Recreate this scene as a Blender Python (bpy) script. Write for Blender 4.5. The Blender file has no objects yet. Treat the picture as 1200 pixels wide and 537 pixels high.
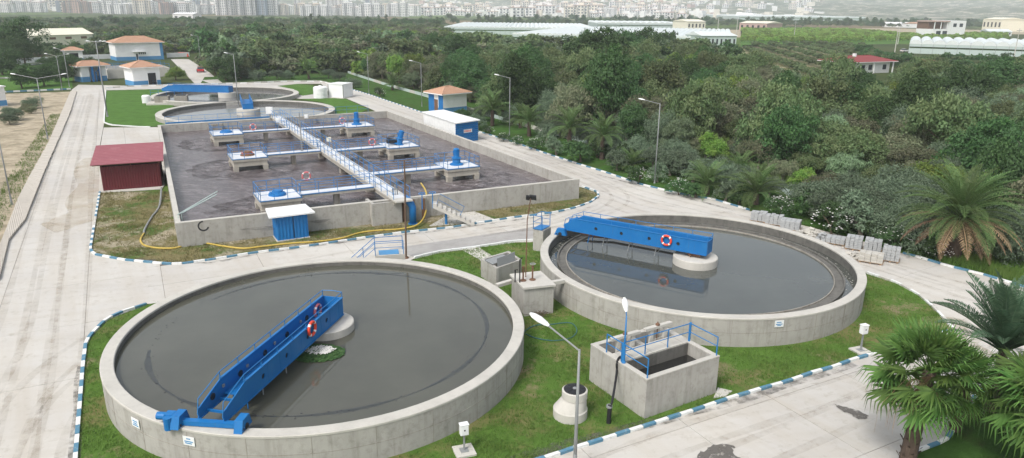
import bpy, bmesh, math, random
import numpy as np
from mathutils import Vector, Matrix
from mathutils.geometry import tessellate_polygon
random.seed(7); rs=np.random.RandomState(7)
R=math.radians; PI=math.pi
sc=bpy.context.scene; col=sc.collection

# ---------------------------------------------------------------- camera
FOC=840.0; PITCH=R(17.1); ROLL=R(.6); HC=17.75
_F=Vector((0,math.cos(PITCH),-math.sin(PITCH))); _U0=Vector((0,math.sin(PITCH),math.cos(PITCH))); _R0=Vector((1,0,0))
_R=_R0*math.cos(ROLL)+_U0*math.sin(ROLL); _U=_U0*math.cos(ROLL)-_R0*math.sin(ROLL)
cd=bpy.data.cameras.new('camera'); cam=bpy.data.objects.new('camera',cd); col.objects.link(cam); sc.camera=cam
cam.matrix_world=Matrix(((_R.x,_U.x,-_F.x,0),(_R.y,_U.y,-_F.y,0),(_R.z,_U.z,-_F.z,HC),(0,0,0,1)))
cd.sensor_width=36; cd.lens=36*FOC/1200; cd.clip_start=.5; cd.clip_end=30000
sc.render.resolution_x=1024; sc.render.resolution_y=458
# ---------------------------------------------------------------- sky and sun (bright overcast)
SUN_EL=R(52); SUN_AZ=R(215)
w=bpy.data.worlds.new('World'); sc.world=w; w.use_nodes=True; nt=w.node_tree; nt.nodes.clear()
sky=nt.nodes.new('ShaderNodeTexSky'); sky.sky_type='NISHITA'; sky.sun_disc=False
sky.sun_elevation=SUN_EL; sky.sun_rotation=SUN_AZ; sky.air_density=1.2; sky.dust_density=4; sky.ozone_density=1
hs=nt.nodes.new('ShaderNodeHueSaturation'); hs.inputs['Saturation'].default_value=.5
bg=nt.nodes.new('ShaderNodeBackground'); bg.inputs['Strength'].default_value=.15
wo=nt.nodes.new('ShaderNodeOutputWorld')
nt.links.new(sky.outputs[0],hs.inputs['Color']); nt.links.new(hs.outputs[0],bg.inputs[0]); nt.links.new(bg.outputs[0],wo.inputs[0])
sd=bpy.data.lights.new('sun','SUN'); sd.energy=1.5; sd.angle=R(12); sd.color=(1,.98,.955)
so=bpy.data.objects.new('sun',sd); col.objects.link(so)
# direction towards the sun: azimuth clockwise from +Y
sv=Vector((math.sin(SUN_AZ)*math.cos(SUN_EL),math.cos(SUN_AZ)*math.cos(SUN_EL),math.sin(SUN_EL)))
so.rotation_euler=sv.to_track_quat('Z','Y').to_euler()
sc.view_settings.view_transform='Standard'; sc.view_settings.look='None'; sc.view_settings.exposure=.52; sc.view_settings.gamma=1
sc.cycles.volume_bounces=5; sc.cycles.max_bounces=10; sc.cycles.diffuse_bounces=4

# ---------------------------------------------------------------- survey: ground position of something seen at (px,py), standing on level z
def at(px,py,z=0.0):
    d=_R*((px-600)/FOC)-_U*((py-268.5)/FOC)+_F
    t=(z-HC)/d.z
    return Vector((d.x*t,d.y*t,z))
def P2(pts,z=0.0): return [tuple(at(x,y,z))[:2] for x,y in pts]

# ---------------------------------------------------------------- materials
MATS={}
class NT:
    def __init__(s,name):
        s.m=bpy.data.materials.new(name); s.m.use_nodes=True; s.t=s.m.node_tree; s.t.nodes.clear()
        s.o=s.t.nodes.new('ShaderNodeOutputMaterial'); s.b=s.t.nodes.new('ShaderNodeBsdfPrincipled'); s.t.links.new(s.b.outputs[0],s.o.inputs[0])
        s.geo=None
    def n(s,ty,**k):
        x=s.t.nodes.new(ty)
        for a,v in k.items(): setattr(x,a,v)
        return x
    def l(s,a,b): s.t.links.new(a,b)
    def pos(s,obj=False):
        if obj: return s.n('ShaderNodeTexCoord').outputs['Object']
        if not s.geo: s.geo=s.n('ShaderNodeNewGeometry')
        return s.geo.outputs['Position']
    def noise(s,scale,detail=4,rough=.55,stretch=None,obj=False,rotz=0,dist=0):
        x=s.n('ShaderNodeTexNoise'); x.inputs['Scale'].default_value=scale; x.inputs['Detail'].default_value=detail; x.inputs['Roughness'].default_value=rough; x.inputs['Distortion'].default_value=dist
        p=s.pos(obj)
        if stretch or rotz:
            mp=s.n('ShaderNodeMapping'); mp.inputs['Scale'].default_value=stretch or (1,1,1)
            if rotz:
                mr=s.n('ShaderNodeMapping'); mr.inputs['Rotation'].default_value=(0,0,rotz); s.l(p,mr.inputs[0]); p=mr.outputs[0]
            s.l(p,mp.inputs[0]); p=mp.outputs[0]
        s.l(p,x.inputs['Vector']); return x.outputs['Fac']
    def ramp(s,f,a,b):
        x=s.n('ShaderNodeMapRange'); x.inputs['From Min'].default_value=a; x.inputs['From Max'].default_value=b; s.l(f,x.inputs[0]); return x.outputs[0]
    def mix(s,f,a,b,mode='MIX'):
        x=s.n('ShaderNodeMix',data_type='RGBA',blend_type=mode)
        if isinstance(f,(int,float)): x.inputs[0].default_value=f
        else: s.l(f,x.inputs[0])
        for i,v in ((6,a),(7,b)):
            if isinstance(v,tuple): x.inputs[i].default_value=(*v,1)
            else: s.l(v,x.inputs[i])
        return x.outputs[2]
    def mul(s,a,b):
        x=s.n('ShaderNodeMath',operation='MULTIPLY'); 
        for i,v in enumerate((a,b)):
            if isinstance(v,(int,float)): x.inputs[i].default_value=v
            else: s.l(v,x.inputs[i])
        return x.outputs[0]
    def bump(s,f,strength=.3,dist=.02):
        x=s.n('ShaderNodeBump'); x.inputs['Strength'].default_value=strength; x.inputs['Distance'].default_value=dist; s.l(f,x.inputs['Height']); s.l(x.outputs[0],s.b.inputs['Normal'])
    def done(s,c,rough=.8,metal=0,spec=.3):
        if isinstance(c,tuple): s.b.inputs['Base Color'].default_value=(*c,1)
        else: s.l(c,s.b.inputs['Base Color'])
        s.b.inputs['Roughness'].default_value=rough; s.b.inputs['Metallic'].default_value=metal; s.b.inputs['Specular IOR Level'].default_value=spec
        return s.m
def m_concrete(name,c,stain,dirt=.6,streak=True,sc_=1):
    t=NT(name); a=t.mix(t.ramp(t.noise(.7*sc_,6,.65),.35,.7),c,tuple(x*.82 for x in c))
    a=t.mix(t.mul(t.ramp(t.noise(2.3*sc_,6,.7),.5,.75),dirt),a,stain)
    if streak: a=t.mix(t.mul(t.ramp(t.noise(1.0,5,.6,stretch=(3.2,3.2,.35)),.5,.78),dirt),a,stain)
    n=t.noise(30,4,.7); a=t.mix(t.mul(t.ramp(n,.3,.8),.22),a,tuple(x*.6 for x in c)); t.bump(n,.35,.01)
    return t.done(a,.92,0,.2)
M={}
M['concrete']=m_concrete('wall_concrete',(.42,.405,.37),(.21,.20,.17),.7)
M['rim']=m_concrete('rim_concrete',(.52,.50,.45),(.30,.28,.24),.35,False)
M['oldconc']=m_concrete('old_concrete',(.34,.32,.28),(.16,.13,.10),.8)
M['palec']=m_concrete('pale_concrete',(.55,.53,.48),(.33,.31,.27),.35,False)
M['wetc']=m_concrete('wet_concrete',(.16,.155,.14),(.05,.05,.045),.7)
M['bridgec']=m_concrete('platform_concrete',(.46,.43,.37),(.25,.2,.16),.5)
# road concrete: broad dirt, tyre streaks along both road directions, crazing
t=NT('road_concrete')
a=t.mix(t.ramp(t.noise(.09,5,.6),.35,.65),(.54,.52,.475),(.45,.435,.41))
a=t.mix(t.mul(t.ramp(t.noise(.3,5,.65,stretch=(2.2,.16,1),rotz=R(-32),dist=.4),.42,.68),.42),a,(.40,.35,.28))
a=t.mix(t.mul(t.ramp(t.noise(.35,5,.65,stretch=(.16,2.4,1),rotz=R(-15),dist=.5),.44,.70),.36),a,(.41,.37,.31))
a=t.mix(t.mul(t.ramp(t.noise(1.6,6,.75),.54,.70),.5),a,(.30,.26,.20))
nf=t.noise(18,5,.75); a=t.mix(t.mul(t.ramp(nf,.3,.75),.16),a,(.36,.34,.31)); t.bump(nf,.25,.01)
M['road']=t.done(a,.9,0,.25)
M['joint']=NT('joint_dirt').done((.13,.11,.09),.95)
t=NT('dark_asphalt_patch'); M['patch']=t.done(t.mix(t.ramp(t.noise(.8,6,.7),.35,.65),(.36,.35,.33),(.29,.28,.265)),.92)
t=NT('mortar_stain'); M['stain']=t.done(t.mix(t.ramp(t.noise(3,6,.7),.35,.65),(.10,.095,.085),(.22,.21,.19)),.95)
def m_grass(name,green,dry,bare,thr_dry,thr_bare,s=1):
    t=NT(name); a=t.mix(t.ramp(t.noise(.9*s,6,.7),.35,.65),green,tuple(x*1.5 for x in green))
    a=t.mix(t.ramp(t.noise(.33*s,6,.72),thr_dry,thr_dry+.14),a,dry)
    a=t.mix(t.ramp(t.noise(.24*s,6,.75,rotz=1),thr_bare,thr_bare+.1),a,bare)
    n=t.noise(22,5,.8); a=t.mix(t.mul(t.ramp(n,.3,.7),.5),a,tuple(x*.45 for x in green)); t.bump(n,.9,.06)
    return t.done(a,1,0,.1)
M['lawn']=m_grass('lawn_grass',(.08,.15,.028),(.22,.20,.085),(.32,.25,.16),.48,.56)
M['lawn_dry']=m_grass('dry_lawn',(.07,.115,.028),(.24,.20,.10),(.44,.38,.28),.40,.50)
M['lawn_green']=m_grass('watered_lawn',(.070,.145,.028),(.11,.16,.045),(.15,.15,.06),.62,.74,.6)
M['verge']=m_grass('verge_grass',(.045,.10,.02),(.06,.08,.025),(.12,.11,.05),.5,.68)
M['dirt']=m_grass('sandy_dirt',(.40,.34,.25),(.30,.26,.18),(.13,.15,.06),.45,.60)
# open country: patches of field, scrub and soil
t=NT('country_ground')
vo=t.n('ShaderNodeTexVoronoi'); vo.inputs['Scale'].default_value=.008; mp=t.n('ShaderNodeMapping'); mp.inputs['Scale'].default_value=(1,.6,1); mp.inputs['Rotation'].default_value=(0,0,.5); t.l(t.pos(),mp.inputs[0]); t.l(mp.outputs[0],vo.inputs['Vector'])
a=t.mix(t.ramp(t.noise(.02,6,.6),.4,.6),(.045,.065,.02),(.07,.09,.03)); 
sp=t.n('ShaderNodeSeparateColor'); t.l(vo.outputs['Color'],sp.inputs[0])
a=t.mix(t.ramp(sp.outputs[0],.6,.62),a,(.10,.16,.035)); a=t.mix(t.ramp(sp.outputs[1],.8,.82),a,(.22,.17,.10))
a=t.mix(t.mul(t.ramp(t.noise(.5,6,.7),.4,.7),.6),a,(.04,.05,.02)); M['ground']=t.done(a,1,0,.1)
t=NT('hillside'); a=t.mix(t.ramp(t.noise(.004,8,.7),.42,.6),(.045,.07,.035),(.10,.12,.07)); a=t.mix(t.ramp(t.noise(.022,8,.8),.50,.60),a,(.50,.44,.36)); M['hill']=t.done(a,1,0,.1)
def m_paint(name,c,rough=.45,wear=.25,wearc=(.4,.39,.36),sc_=6,spec=.4):
    t=NT(name); a=t.mix(t.mul(t.ramp(t.noise(sc_,5,.7),.55,.75),wear),c,wearc)
    a=t.mix(t.mul(t.ramp(t.noise(.8,4,.6),.3,.7),.18),a,tuple(x*.6 for x in c)); return t.done(a,rough,0,spec)
M['blue']=m_paint('blue_steel_paint',(.007,.135,.38),.5,.35,(.06,.15,.26))
t=NT('blue_steel_weathered'); a=t.mix(t.mul(t.ramp(t.noise(1.3,5,.65),.4,.75),.35),(.007,.135,.38),(.03,.20,.42)); a=t.mix(t.mul(t.ramp(t.noise(2.2,6,.7,stretch=(4,4,.3)),.60,.74),.55),a,(.10,.09,.085)); a=t.mix(t.ramp(t.noise(5,6,.8),.70,.76),a,(.16,.08,.045)); M['blue']=t.done(a,.5,0,.35)
M['rail']=m_paint('blue_rail_paint',(.02,.17,.42),.45,.15,(.1,.15,.2))
M['kblue']=m_paint('kerb_blue_paint',(.085,.21,.30),.8,.75,(.40,.42,.41),5)
M['kwhite']=m_paint('kerb_white_paint',(.70,.71,.69),.8,.6,(.42,.40,.36),5)
M['kgrey']=M['palec']
M['white']=m_paint('white_paint',(.76,.77,.76),.6,.2,(.5,.48,.44),3)
M['wallwhite']=m_paint('white_render',(.80,.80,.79),.85,.2,(.55,.53,.5),.8)
M['wallblue']=m_paint('blue_render',(.08,.26,.48),.8,.2,(.3,.35,.4),.8)
M['cream']=m_paint('cream_wall',(.76,.72,.58),.85,.2,(.4,.38,.3),.3)
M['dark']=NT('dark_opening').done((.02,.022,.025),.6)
M['glass']=NT('window_glass').done((.03,.04,.05),.12,0,.6)
M['black']=NT('black_rubber').done((.02,.02,.022),.55)
M['steel']=m_paint('galvanised_steel',(.25,.26,.26),.5,.3,(.2,.19,.17),9)
M['rust']=m_paint('rusty_steel',(.16,.085,.05),.85,.5,(.27,.22,.17),6)
M['poleBrown']=m_paint('brown_pole_paint',(.13,.085,.06),.7,.4,(.25,.22,.2),5)
M['maroon']=m_paint('maroon_sheet',(.105,.012,.018),.5,.25,(.2,.06,.06),1.5)
M['redroof']=m_paint('faded_red_sheet',(.27,.085,.10),.6,.7,(.38,.19,.20),1.3)
M['stone']=m_paint('cover_slab',(.50,.46,.40),.9,.6,(.33,.29,.23),3)
M['orange']=m_paint('orange_plastic',(.75,.07,.03),.5,.2,(.6,.2,.1))
M['pinkring']=m_paint('faded_pink_ring',(.62,.16,.17),.6,.3,(.7,.4,.38))
M['tile']=m_paint('terracotta_tile',(.50,.30,.20),.85,.7,(.56,.43,.33),3)
M['tilered']=m_paint('dark_red_tile',(.26,.06,.06),.8,.3,(.3,.12,.1),2)
M['hose']=m_paint('yellow_hose',(.50,.36,.07),.6,.5,(.35,.3,.15),3)
M['teal']=NT('teal_hose').done((.04,.13,.13),.6)
M['bark']=m_paint('bark',(.10,.075,.05),.95,.6,(.2,.16,.12),3)
M['barkpale']=m_paint('pale_bark',(.22,.19,.15),.95,.5,(.12,.1,.08),3)
M['palmtrunk']=m_paint('palm_trunk',(.085,.06,.045),.95,.7,(.20,.15,.11),6)
M['paver']=m_paint('grey_paver',(.36,.37,.37),.9,.5,(.35,.34,.32),4)
M['wood']=m_paint('pallet_wood',(.30,.20,.12),.9,.4,(.2,.15,.1),4)
M['deck']=m_paint('weathered_deck_paint',(.62,.64,.66),.75,.5,(.38,.38,.37),1.5)
M['redcar']=NT('red_car_paint').done((.45,.02,.03),.25,0,.6)
M['whitecar']=NT('white_car_paint').done((.7,.7,.7),.3,0,.6)
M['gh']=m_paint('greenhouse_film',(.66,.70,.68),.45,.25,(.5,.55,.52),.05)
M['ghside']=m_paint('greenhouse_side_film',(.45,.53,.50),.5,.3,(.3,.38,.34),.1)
M['apt_white']=m_paint('apartment_white',(.82,.81,.79),.9,.15,(.5,.48,.45),.1)
M['apt_cream']=m_paint('apartment_cream',(.76,.70,.60),.9,.15,(.5,.48,.45),.1)
M['apt_pink']=m_paint('apartment_pink',(.48,.34,.30),.9,.15,(.5,.4,.4),.1)
M['apt_blue']=m_paint('apartment_bluegrey',(.36,.42,.50),.9,.15,(.5,.5,.5),.1)
M['apt_dark']=NT('apartment_window').done((.10,.12,.15),.3)
M['balcony']=NT('balcony_edge').done((.42,.42,.43),.8)
M['tuft']=m_paint('grass_blades',(.05,.11,.02),.9,.5,(.16,.15,.06),.5)
# water
def m_water(name,c,rough,bs,bd,foam=None):
    t=NT(name); a=t.mix(t.ramp(t.noise(.25,5,.6),.35,.65),c,tuple(x*1.25 for x in c))
    if foam: 
        a=t.mix(t.mul(t.ramp(t.noise(.45,8,.75,stretch=(1,2.4,1),rotz=R(28),dist=1.6),.46,.70),.8),a,foam)
        n=t.noise(2.6,7,.7,stretch=(1,1.8,1),rotz=R(28),dist=1.2)
    else: n=t.noise(1.1,3,.5)
    t.bump(n,bs,bd); return t.done(a,rough,0,.5)
M['water1']=m_water('settled_water',(.070,.070,.055),.04,.05,.01)
M['water2']=m_water('clear_water',(.062,.066,.058),.03,.03,.01)
M['water3']=m_water('pale_water',(.13,.13,.13),.08,.2,.02)
M['waterA']=m_water('churning_brown_water',(.088,.070,.071),.2,.6,.11,(.27,.24,.245))
M['sludge']=m_water('black_sludge',(.02,.02,.019),.25,.5,.03)
# foliage: colour varies leaf by leaf, clump by clump and tree by tree
def m_leaf(name,c1,c2,c3,flower=None):
    t=NT(name); g=t.n('ShaderNodeNewGeometry'); at_=t.n('ShaderNodeAttribute',attribute_name='tint'); oi=t.n('ShaderNodeObjectInfo')
    a=t.mix(g.outputs['Random Per Island'],c1,c2); a=t.mix(t.mul(at_.outputs['Fac'],.75),a,c3)
    h=t.n('ShaderNodeHueSaturation'); t.l(a,h.inputs['Color'])
    r=t.n('ShaderNodeMapRange'); r.inputs['To Min'].default_value=.7; r.inputs['To Max'].default_value=1.35; t.l(oi.outputs['Random'],r.inputs[0]); t.l(r.outputs[0],h.inputs['Value'])
    r2=t.n('ShaderNodeMapRange'); r2.inputs['To Min'].default_value=.482; r2.inputs['To Max'].default_value=.515; t.l(oi.outputs['Random'],r2.inputs[0]); t.l(r2.outputs[0],h.inputs['Hue'])
    t.l(h.outputs[0],t.b.inputs['Base Color']); t.b.inputs['Roughness'].default_value=.65; t.b.inputs['Specular IOR Level'].default_value=.25
    tr=t.n('ShaderNodeBsdfTranslucent'); t.l(h.outputs[0],tr.inputs[0]); mx=t.n('ShaderNodeMixShader'); mx.inputs[0].default_value=.3
    t.l(t.b.outputs[0],mx.inputs[1]); t.l(tr.outputs[0],mx.inputs[2]); t.l(mx.outputs[0],t.o.inputs[0]); return t.m
M['leaf_dark']=m_leaf('dark_leaves',(0.038,0.088,0.030),(0.081,0.155,0.047),(0.068,0.121,0.051))
M['leaf_mid']=m_leaf('mid_leaves',(.078,.128,.050),(.14,.20,.085),(.17,.20,.09))
M['leaf_olive']=m_leaf('olive_leaves',(0.085,0.130,0.075),(0.169,0.221,0.140),(0.143,0.195,0.124))
M['leaf_dull']=m_leaf('dull_scrub_leaves',(.115,.145,.075),(.19,.215,.125),(.20,.19,.12))
M['leaf_bright']=m_leaf('bright_leaves',(0.103,0.196,0.034),(0.172,0.287,0.057),(0.230,0.287,0.069))
M['leaf_reed']=m_leaf('reed_leaves',(0.132,0.204,0.108),(0.228,0.312,0.168),(0.192,0.264,0.156))
M['leaf_dry']=m_leaf('dry_twigs',(0.182,0.143,0.104),(0.286,0.221,0.156),(0.260,0.182,0.117))
M['frond']=m_leaf('fan_frond',(.06,.135,.03),(.12,.22,.05),(.16,.22,.06))
M['frond_date']=m_leaf('date_frond',(.080,.145,.045),(.14,.21,.075),(.12,.17,.07))
M['frond_blue']=m_leaf('bluish_frond',(0.064,0.122,0.068),(0.108,0.180,0.100),(0.090,0.144,0.090))
M['frond_brown']=m_leaf('dead_frond',(0.240,0.156,0.090),(0.384,0.264,0.168),(0.420,0.264,0.144))
M['leaf_lime']=m_leaf('orchard_leaves',(.17,.30,.05),(.27,.42,.08),(.28,.38,.10))
M['petal']=NT('white_petals').done((.75,.74,.70),.7)

# ---------------------------------------------------------------- mesh helpers
class MB:
    def __init__(s,mtx=None): s.v=[]; s.f=[]; s.x=mtx
    def add(s,vs,fs):
        o=len(s.v)
        for v in vs: s.v.append(tuple(s.x@Vector(v)) if s.x else tuple(v))
        for f in fs: s.f.append(tuple(i+o for i in f))
        return s
    def hexa(s,p): # 8 points: bottom 4 ccw, top 4 ccw
        return s.add(p,[(3,2,1,0),(4,5,6,7),(0,1,5,4),(1,2,6,5),(2,3,7,6),(3,0,4,7)])
    def box(s,x0,x1,y0,y1,z0,z1): return s.hexa([(x0,y0,z0),(x1,y0,z0),(x1,y1,z0),(x0,y1,z0),(x0,y0,z1),(x1,y0,z1),(x1,y1,z1),(x0,y1,z1)])
    def bar(s,a,b,wd,z0,z1): # horizontal bar from a to b (xy), width wd
        a=Vector(a[:2]); b=Vector(b[:2]); d=(b-a).normalized(); n=Vector((-d.y,d.x))*wd/2
        q=[a-n,b-n,b+n,a+n]; return s.hexa([(p.x,p.y,z0) for p in q]+[(p.x,p.y,z1) for p in q])
    def prism(s,poly,z0,z1):
        n=len(poly); ar=sum(poly[i][0]*poly[(i+1)%n][1]-poly[(i+1)%n][0]*poly[i][1] for i in range(n))
        if ar<0: poly=poly[::-1]
        tri=tessellate_polygon([[Vector((p[0],p[1],0)) for p in poly]])
        vs=[(p[0],p[1],z0) for p in poly]+[(p[0],p[1],z1) for p in poly]; fs=[]
        for t3 in tri:
            a,b,c=[Vector(poly[i][:2]) for i in t3]
            if (b-a).cross(c-a)<0: t3=(t3[0],t3[2],t3[1])
            fs.append(tuple(i+n for i in t3)); fs.append(tuple(reversed(t3)))
        fs+=[(i,(i+1)%n,(i+1)%n+n,i+n) for i in range(n)]
        return s.add(vs,fs)
    def tube(s,pts,r,n=6,cap=True):
        pts=[Vector(p) for p in pts]; rr=r if isinstance(r,(list,tuple)) else [r]*len(pts); vs=[];fs=[]
        for i,p in enumerate(pts):
            d=(pts[min(i+1,len(pts)-1)]-pts[max(i-1,0)]).normalized()
            u=d.cross(Vector((0,0,1)) if abs(d.z)<.9 else Vector((1,0,0))).normalized(); v=d.cross(u)
            for k in range(n):
                a=2*PI*k/n; vs.append(p+(u*math.cos(a)+v*math.sin(a))*rr[i])
        for i in range(len(pts)-1):
            for k in range(n): a=i*n+k; b=i*n+(k+1)%n; fs.append((a,a+n,b+n,b))
        if cap: fs.append(tuple(range(n))); fs.append(tuple(reversed(range(len(vs)-n,len(vs)))))
        return s.add(vs,fs)
    def lathe(s,prof,n,c=(0,0,0),close=False): # prof: (r,z)
        vs=[];fs=[];m=len(prof)
        for k in range(n):
            a=2*PI*k/n
            for r,z in prof: vs.append((c[0]+r*math.cos(a),c[1]+r*math.sin(a),c[2]+z))
        for k in range(n):
            for j in range(m if close else m-1):
                j2=(j+1)%m; a=k*m; b=((k+1)%n)*m; fs.append((a+j,b+j,b+j2,a+j2))
        return s.add(vs,fs)
    def disc(s,c,r,z,n=48): 
        return s.add([(c[0]+r*math.cos(2*PI*k/n),c[1]+r*math.sin(2*PI*k/n),z) for k in range(n)],[tuple(range(n))])
    def sheet(s,a,b,c,d,n,h=.03,th=.02): # ribbed sheet: edges a->b (across ribs) and d->c
        a,b,c,d=[Vector(p) for p in (a,b,c,d)]; nr=(b-a).cross(d-a).normalized(); vs=[];fs=[]
        for i in range(n*4+1):
            t_=i/(n*4); o=nr*(h if i%4 in (1,2) else 0)
            vs+=[a.lerp(b,t_)+o,d.lerp(c,t_)+o,a.lerp(b,t_)+o-nr*th,d.lerp(c,t_)+o-nr*th]
        for i in range(n*4):
            k=i*4; fs+=[(k,k+4,k+5,k+1),(k+2,k+3,k+7,k+6),(k,k+2,k+6,k+4),(k+1,k+5,k+7,k+3)]
        return s.add(vs,fs)
    def torus(s,c,r1,r2,ax,n=20,m=8,a0=0,a1=2*PI):
        ax=Vector(ax).normalized(); u=ax.cross(Vector((0,0,1)) if abs(ax.z)<.9 else Vector((1,0,0))).normalized(); v=ax.cross(u); c=Vector(c)
        full=abs(a1-a0-2*PI)<1e-6; vs=[];fs=[]; N=n if full else n+1
        for i in range(N):
            a=a0+(a1-a0)*i/n; d=u*math.cos(a)+v*math.sin(a)
            for j in range(m):
                b=2*PI*j/m; vs.append(c+d*(r1+r2*math.cos(b))+ax*r2*math.sin(b))
        for i in range(n):
            i2=(i+1)%N
            for j in range(m): fs.append((i*m+j,i2*m+j,i2*m+(j+1)%m,i*m+(j+1)%m))
        return s.add(vs,fs)
    def mesh(s,name,mat,off=None,smooth=False):
        me=bpy.data.meshes.new(name); vs=s.v
        if off is not None: vs=[(v[0]-off[0],v[1]-off[1],v[2]-off[2]) for v in vs]
        me.from_pydata(vs,[],s.f)
        for m_ in (mat if isinstance(mat,list) else [mat]): me.materials.append(m_ if not isinstance(m_,str) else M[m_])
        if smooth: me.shade_smooth()
        me.update(); return me
    def build(s,name,mat,parent=None,smooth=False,label=None,kind=None):
        off=None
        if parent is not None: off=rootloc(parent)
        o=bpy.data.objects.new(name,s.mesh(name,mat,off,smooth)); col.objects.link(o)
        if parent is not None: o.parent=parent
        if label: o['label']=label
        if kind: o['kind']=kind
        return o
def rootloc(o):
    p=Vector(o.location)
    while o.parent: o=o.parent; p+=Vector(o.location)
    return p
def thing(name,label,cat,loc=(0,0,0),group=None,kind=None):
    o=bpy.data.objects.new(name,None); col.objects.link(o); o.location=loc; o.empty_display_size=.3
    if kind: o['kind']=kind
    if label: o['label']=label
    if cat: o['category']=cat
    if group: o['group']=group
    return o
def single(mb,name,mat,label,cat,group=None,smooth=False,kind=None):
    o=mb.build(name,mat,None,smooth)
    if kind: o['kind']=kind
    if label: o['label']=label
    if cat: o['category']=cat
    if group: o['group']=group
    return o
def copy_tree(o,parent=None,kids=None):
    c=o.copy(); col.objects.link(c)
    if parent is not None: c.parent=parent
    for ch in list(KIDS[o.name] if o.name in KIDS else []): copy_tree(ch,c)
    return c
KIDS={}
def reg(o): # remember the children once so that copying stays fast
    KIDS[o.name]=[c for c in o.children]
    for c in o.children: reg(c)
def put(proto,first,loc,rz=0,s=1,label=None,group=None,cat=None):
    if first[0]: o=proto; first[0]=False
    else: o=copy_tree(proto)
    o.location=loc; o.rotation_euler=(0,0,rz); o.scale=(s,s,s) if not isinstance(s,tuple) else s
    if label: o['label']=label
    if group: o['group']=group
    if cat: o['category']=cat
    return o
def frame(o,ex): # local frame with origin o and x axis towards ex
    o=Vector(o); e=Vector((ex[0]-o.x,ex[1]-o.y,0)).normalized()
    return Matrix(((e.x,-e.y,0,o.x),(e.y,e.x,0,o.y),(0,0,1,o.z if len(o)>2 else 0),(0,0,0,1)))
def smooth_line(pts,k=3):
    out=[];n=len(pts); pts=[Vector(p) for p in pts]
    for i in range(n-1):
        a=pts[max(i-1,0)];b=pts[i];c=pts[i+1];d=pts[min(i+2,n-1)]
        for j in range(k):
            t_=j/k; out.append(.5*((2*b)+(c-a)*t_+(2*a-5*b+4*c-d)*t_*t_+(3*b-a-3*c+d)*t_**3))
    out.append(pts[-1]); return out

# ================================================================ THE SETTING
# one ground sheet to the horizon, hills rising behind it
gm=MB(); gm.add([(-9000,-200,-.03),(9000,-200,-.03),(9000,16000,-.03),(-9000,16000,-.03)],[(0,1,2,3)])
single(gm,'ground','ground',None,None,kind='structure')
def hz(x,y):
    a=math.atan2(x,y); d=math.hypot(x,y)
    near=1500+350*math.sin(a*2.1+.5) if a>0 else 1900
    if a<.0: near=2300
    t0=max(0,(d-near)/2600); h=t0**1.5*110
    h2=max(0,(d-4300)/3500); h+=h2**.9*330*(.8+.35*math.sin(a*5+1)+.12*math.sin(a*17))
    h+=(math.sin(x*.004+1)*math.cos(y*.003)+.6*math.sin(x*.011+y*.007))*16*min(1,t0*2)
    return h
hb=MB(); NXh,NYh=90,70; vs=[];fs=[]
for j in range(NYh+1):
    y=1300+(9000-1300)*(j/NYh)**1.3
    for i in range(NXh+1):
        x=(-.95+1.9*i/NXh)*y; z_=hz(x,y); vs.append((x,y,z_-.5 if z_<=0 else z_))
for j in range(NYh):
    for i in range(NXh): k=j*(NXh+1)+i; fs.append((k,k+1,k+NXh+2,k+NXh+1))
hb.add(vs,fs); single(hb,'hills','hill',None,None,kind='structure',smooth=True)

def sheetpoly(name,px,z,mat,thick=.02):
    mb=MB(); mb.prism(P2(px),z-thick,z); return single(mb,name,mat,None,None,kind='structure')
DIRT=[(-700,700),(-120,420),(0,291),(22,234),(57,169),(72,134),(83,107.5),(5,110),(-150,115),(-500,170)]
sheetpoly('dirt_yard',DIRT,.0,'dirt')
LAWN=[(486,304.5),(517,297),(540,294.5),(565,290.5),(600,285.5),(634,284),(700,300),(900,330),(1016,322),(1050,333),(1075,346.5),(1090,359),(1100,369),(1118,386),(1060,404),(1000,422),(975,431),(950,438),(900,454),(850,469),(812,482),(762,498),(712,514),(670,527),(645,536),(600,549),(480,600),(300,640),(84,640),(89,537),(94,480),(98,430),(101,403),(126,376),(173,358),(300,330),(450,322)]
sheetpoly('lawn',LAWN,.05,'lawn',.06)
BLAWN=[(117,226),(106.5,292),(111,297.5),(144,304),(175,307),(207,309.5),(250,303.5),(300,296),(350,289.5),(425,279),(475,272),(525,267),(600,255),(650,249),(671,244),(691,237.5),(700,230),(697,225.5),(680,221),(640,235),(230,275),(200,225)]
sheetpoly('dry_lawn',BLAWN,.05,'lawn_dry',.06)
for k,p in enumerate(([(124.5,106.5),(190,104.6),(216,106),(205,122),(196,135),(230,143),(180,148.6),(160,148.6),(130,146.6),(123,143)],
          [(325,101),(350,98.6),(367,100.3),(371,110),(355,112.3),(340,109),(345,105)],[(352,116.5),(385,115.3),(404,115.5),(431,128),(420,134),(376,135),(392,128),(378,120)],
          [(0,93),(85,91),(85,103.5),(0,106.5),(-60,108)],[(20,78),(90,75),(92,88),(0,91),(-10,84)])):
    sheetpoly('green_lawn',p,.04,'lawn_green',.05)
sheetpoly('roadside_verge',[(300,95.2),(375,95.4),(401,99),(436,110.6),(455,117.6),(486,127.8),(546,148.5),(601,165.7),(637,178.5),(676,190.5),(713,202.3),(751,215.6),(800,227.2),(838,233.4),(871,243.5),(900,252),(1000,279),(1060,296.5),(1113,311.8),(1150,320.5),(1205,336),(1300,362),(1600,448),(1600,398),(1170,285),(950,236),(900,218),(700,150),(452,98),(410,86),(330,88),(240,90),(235,98)],.03,'verge')

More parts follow.
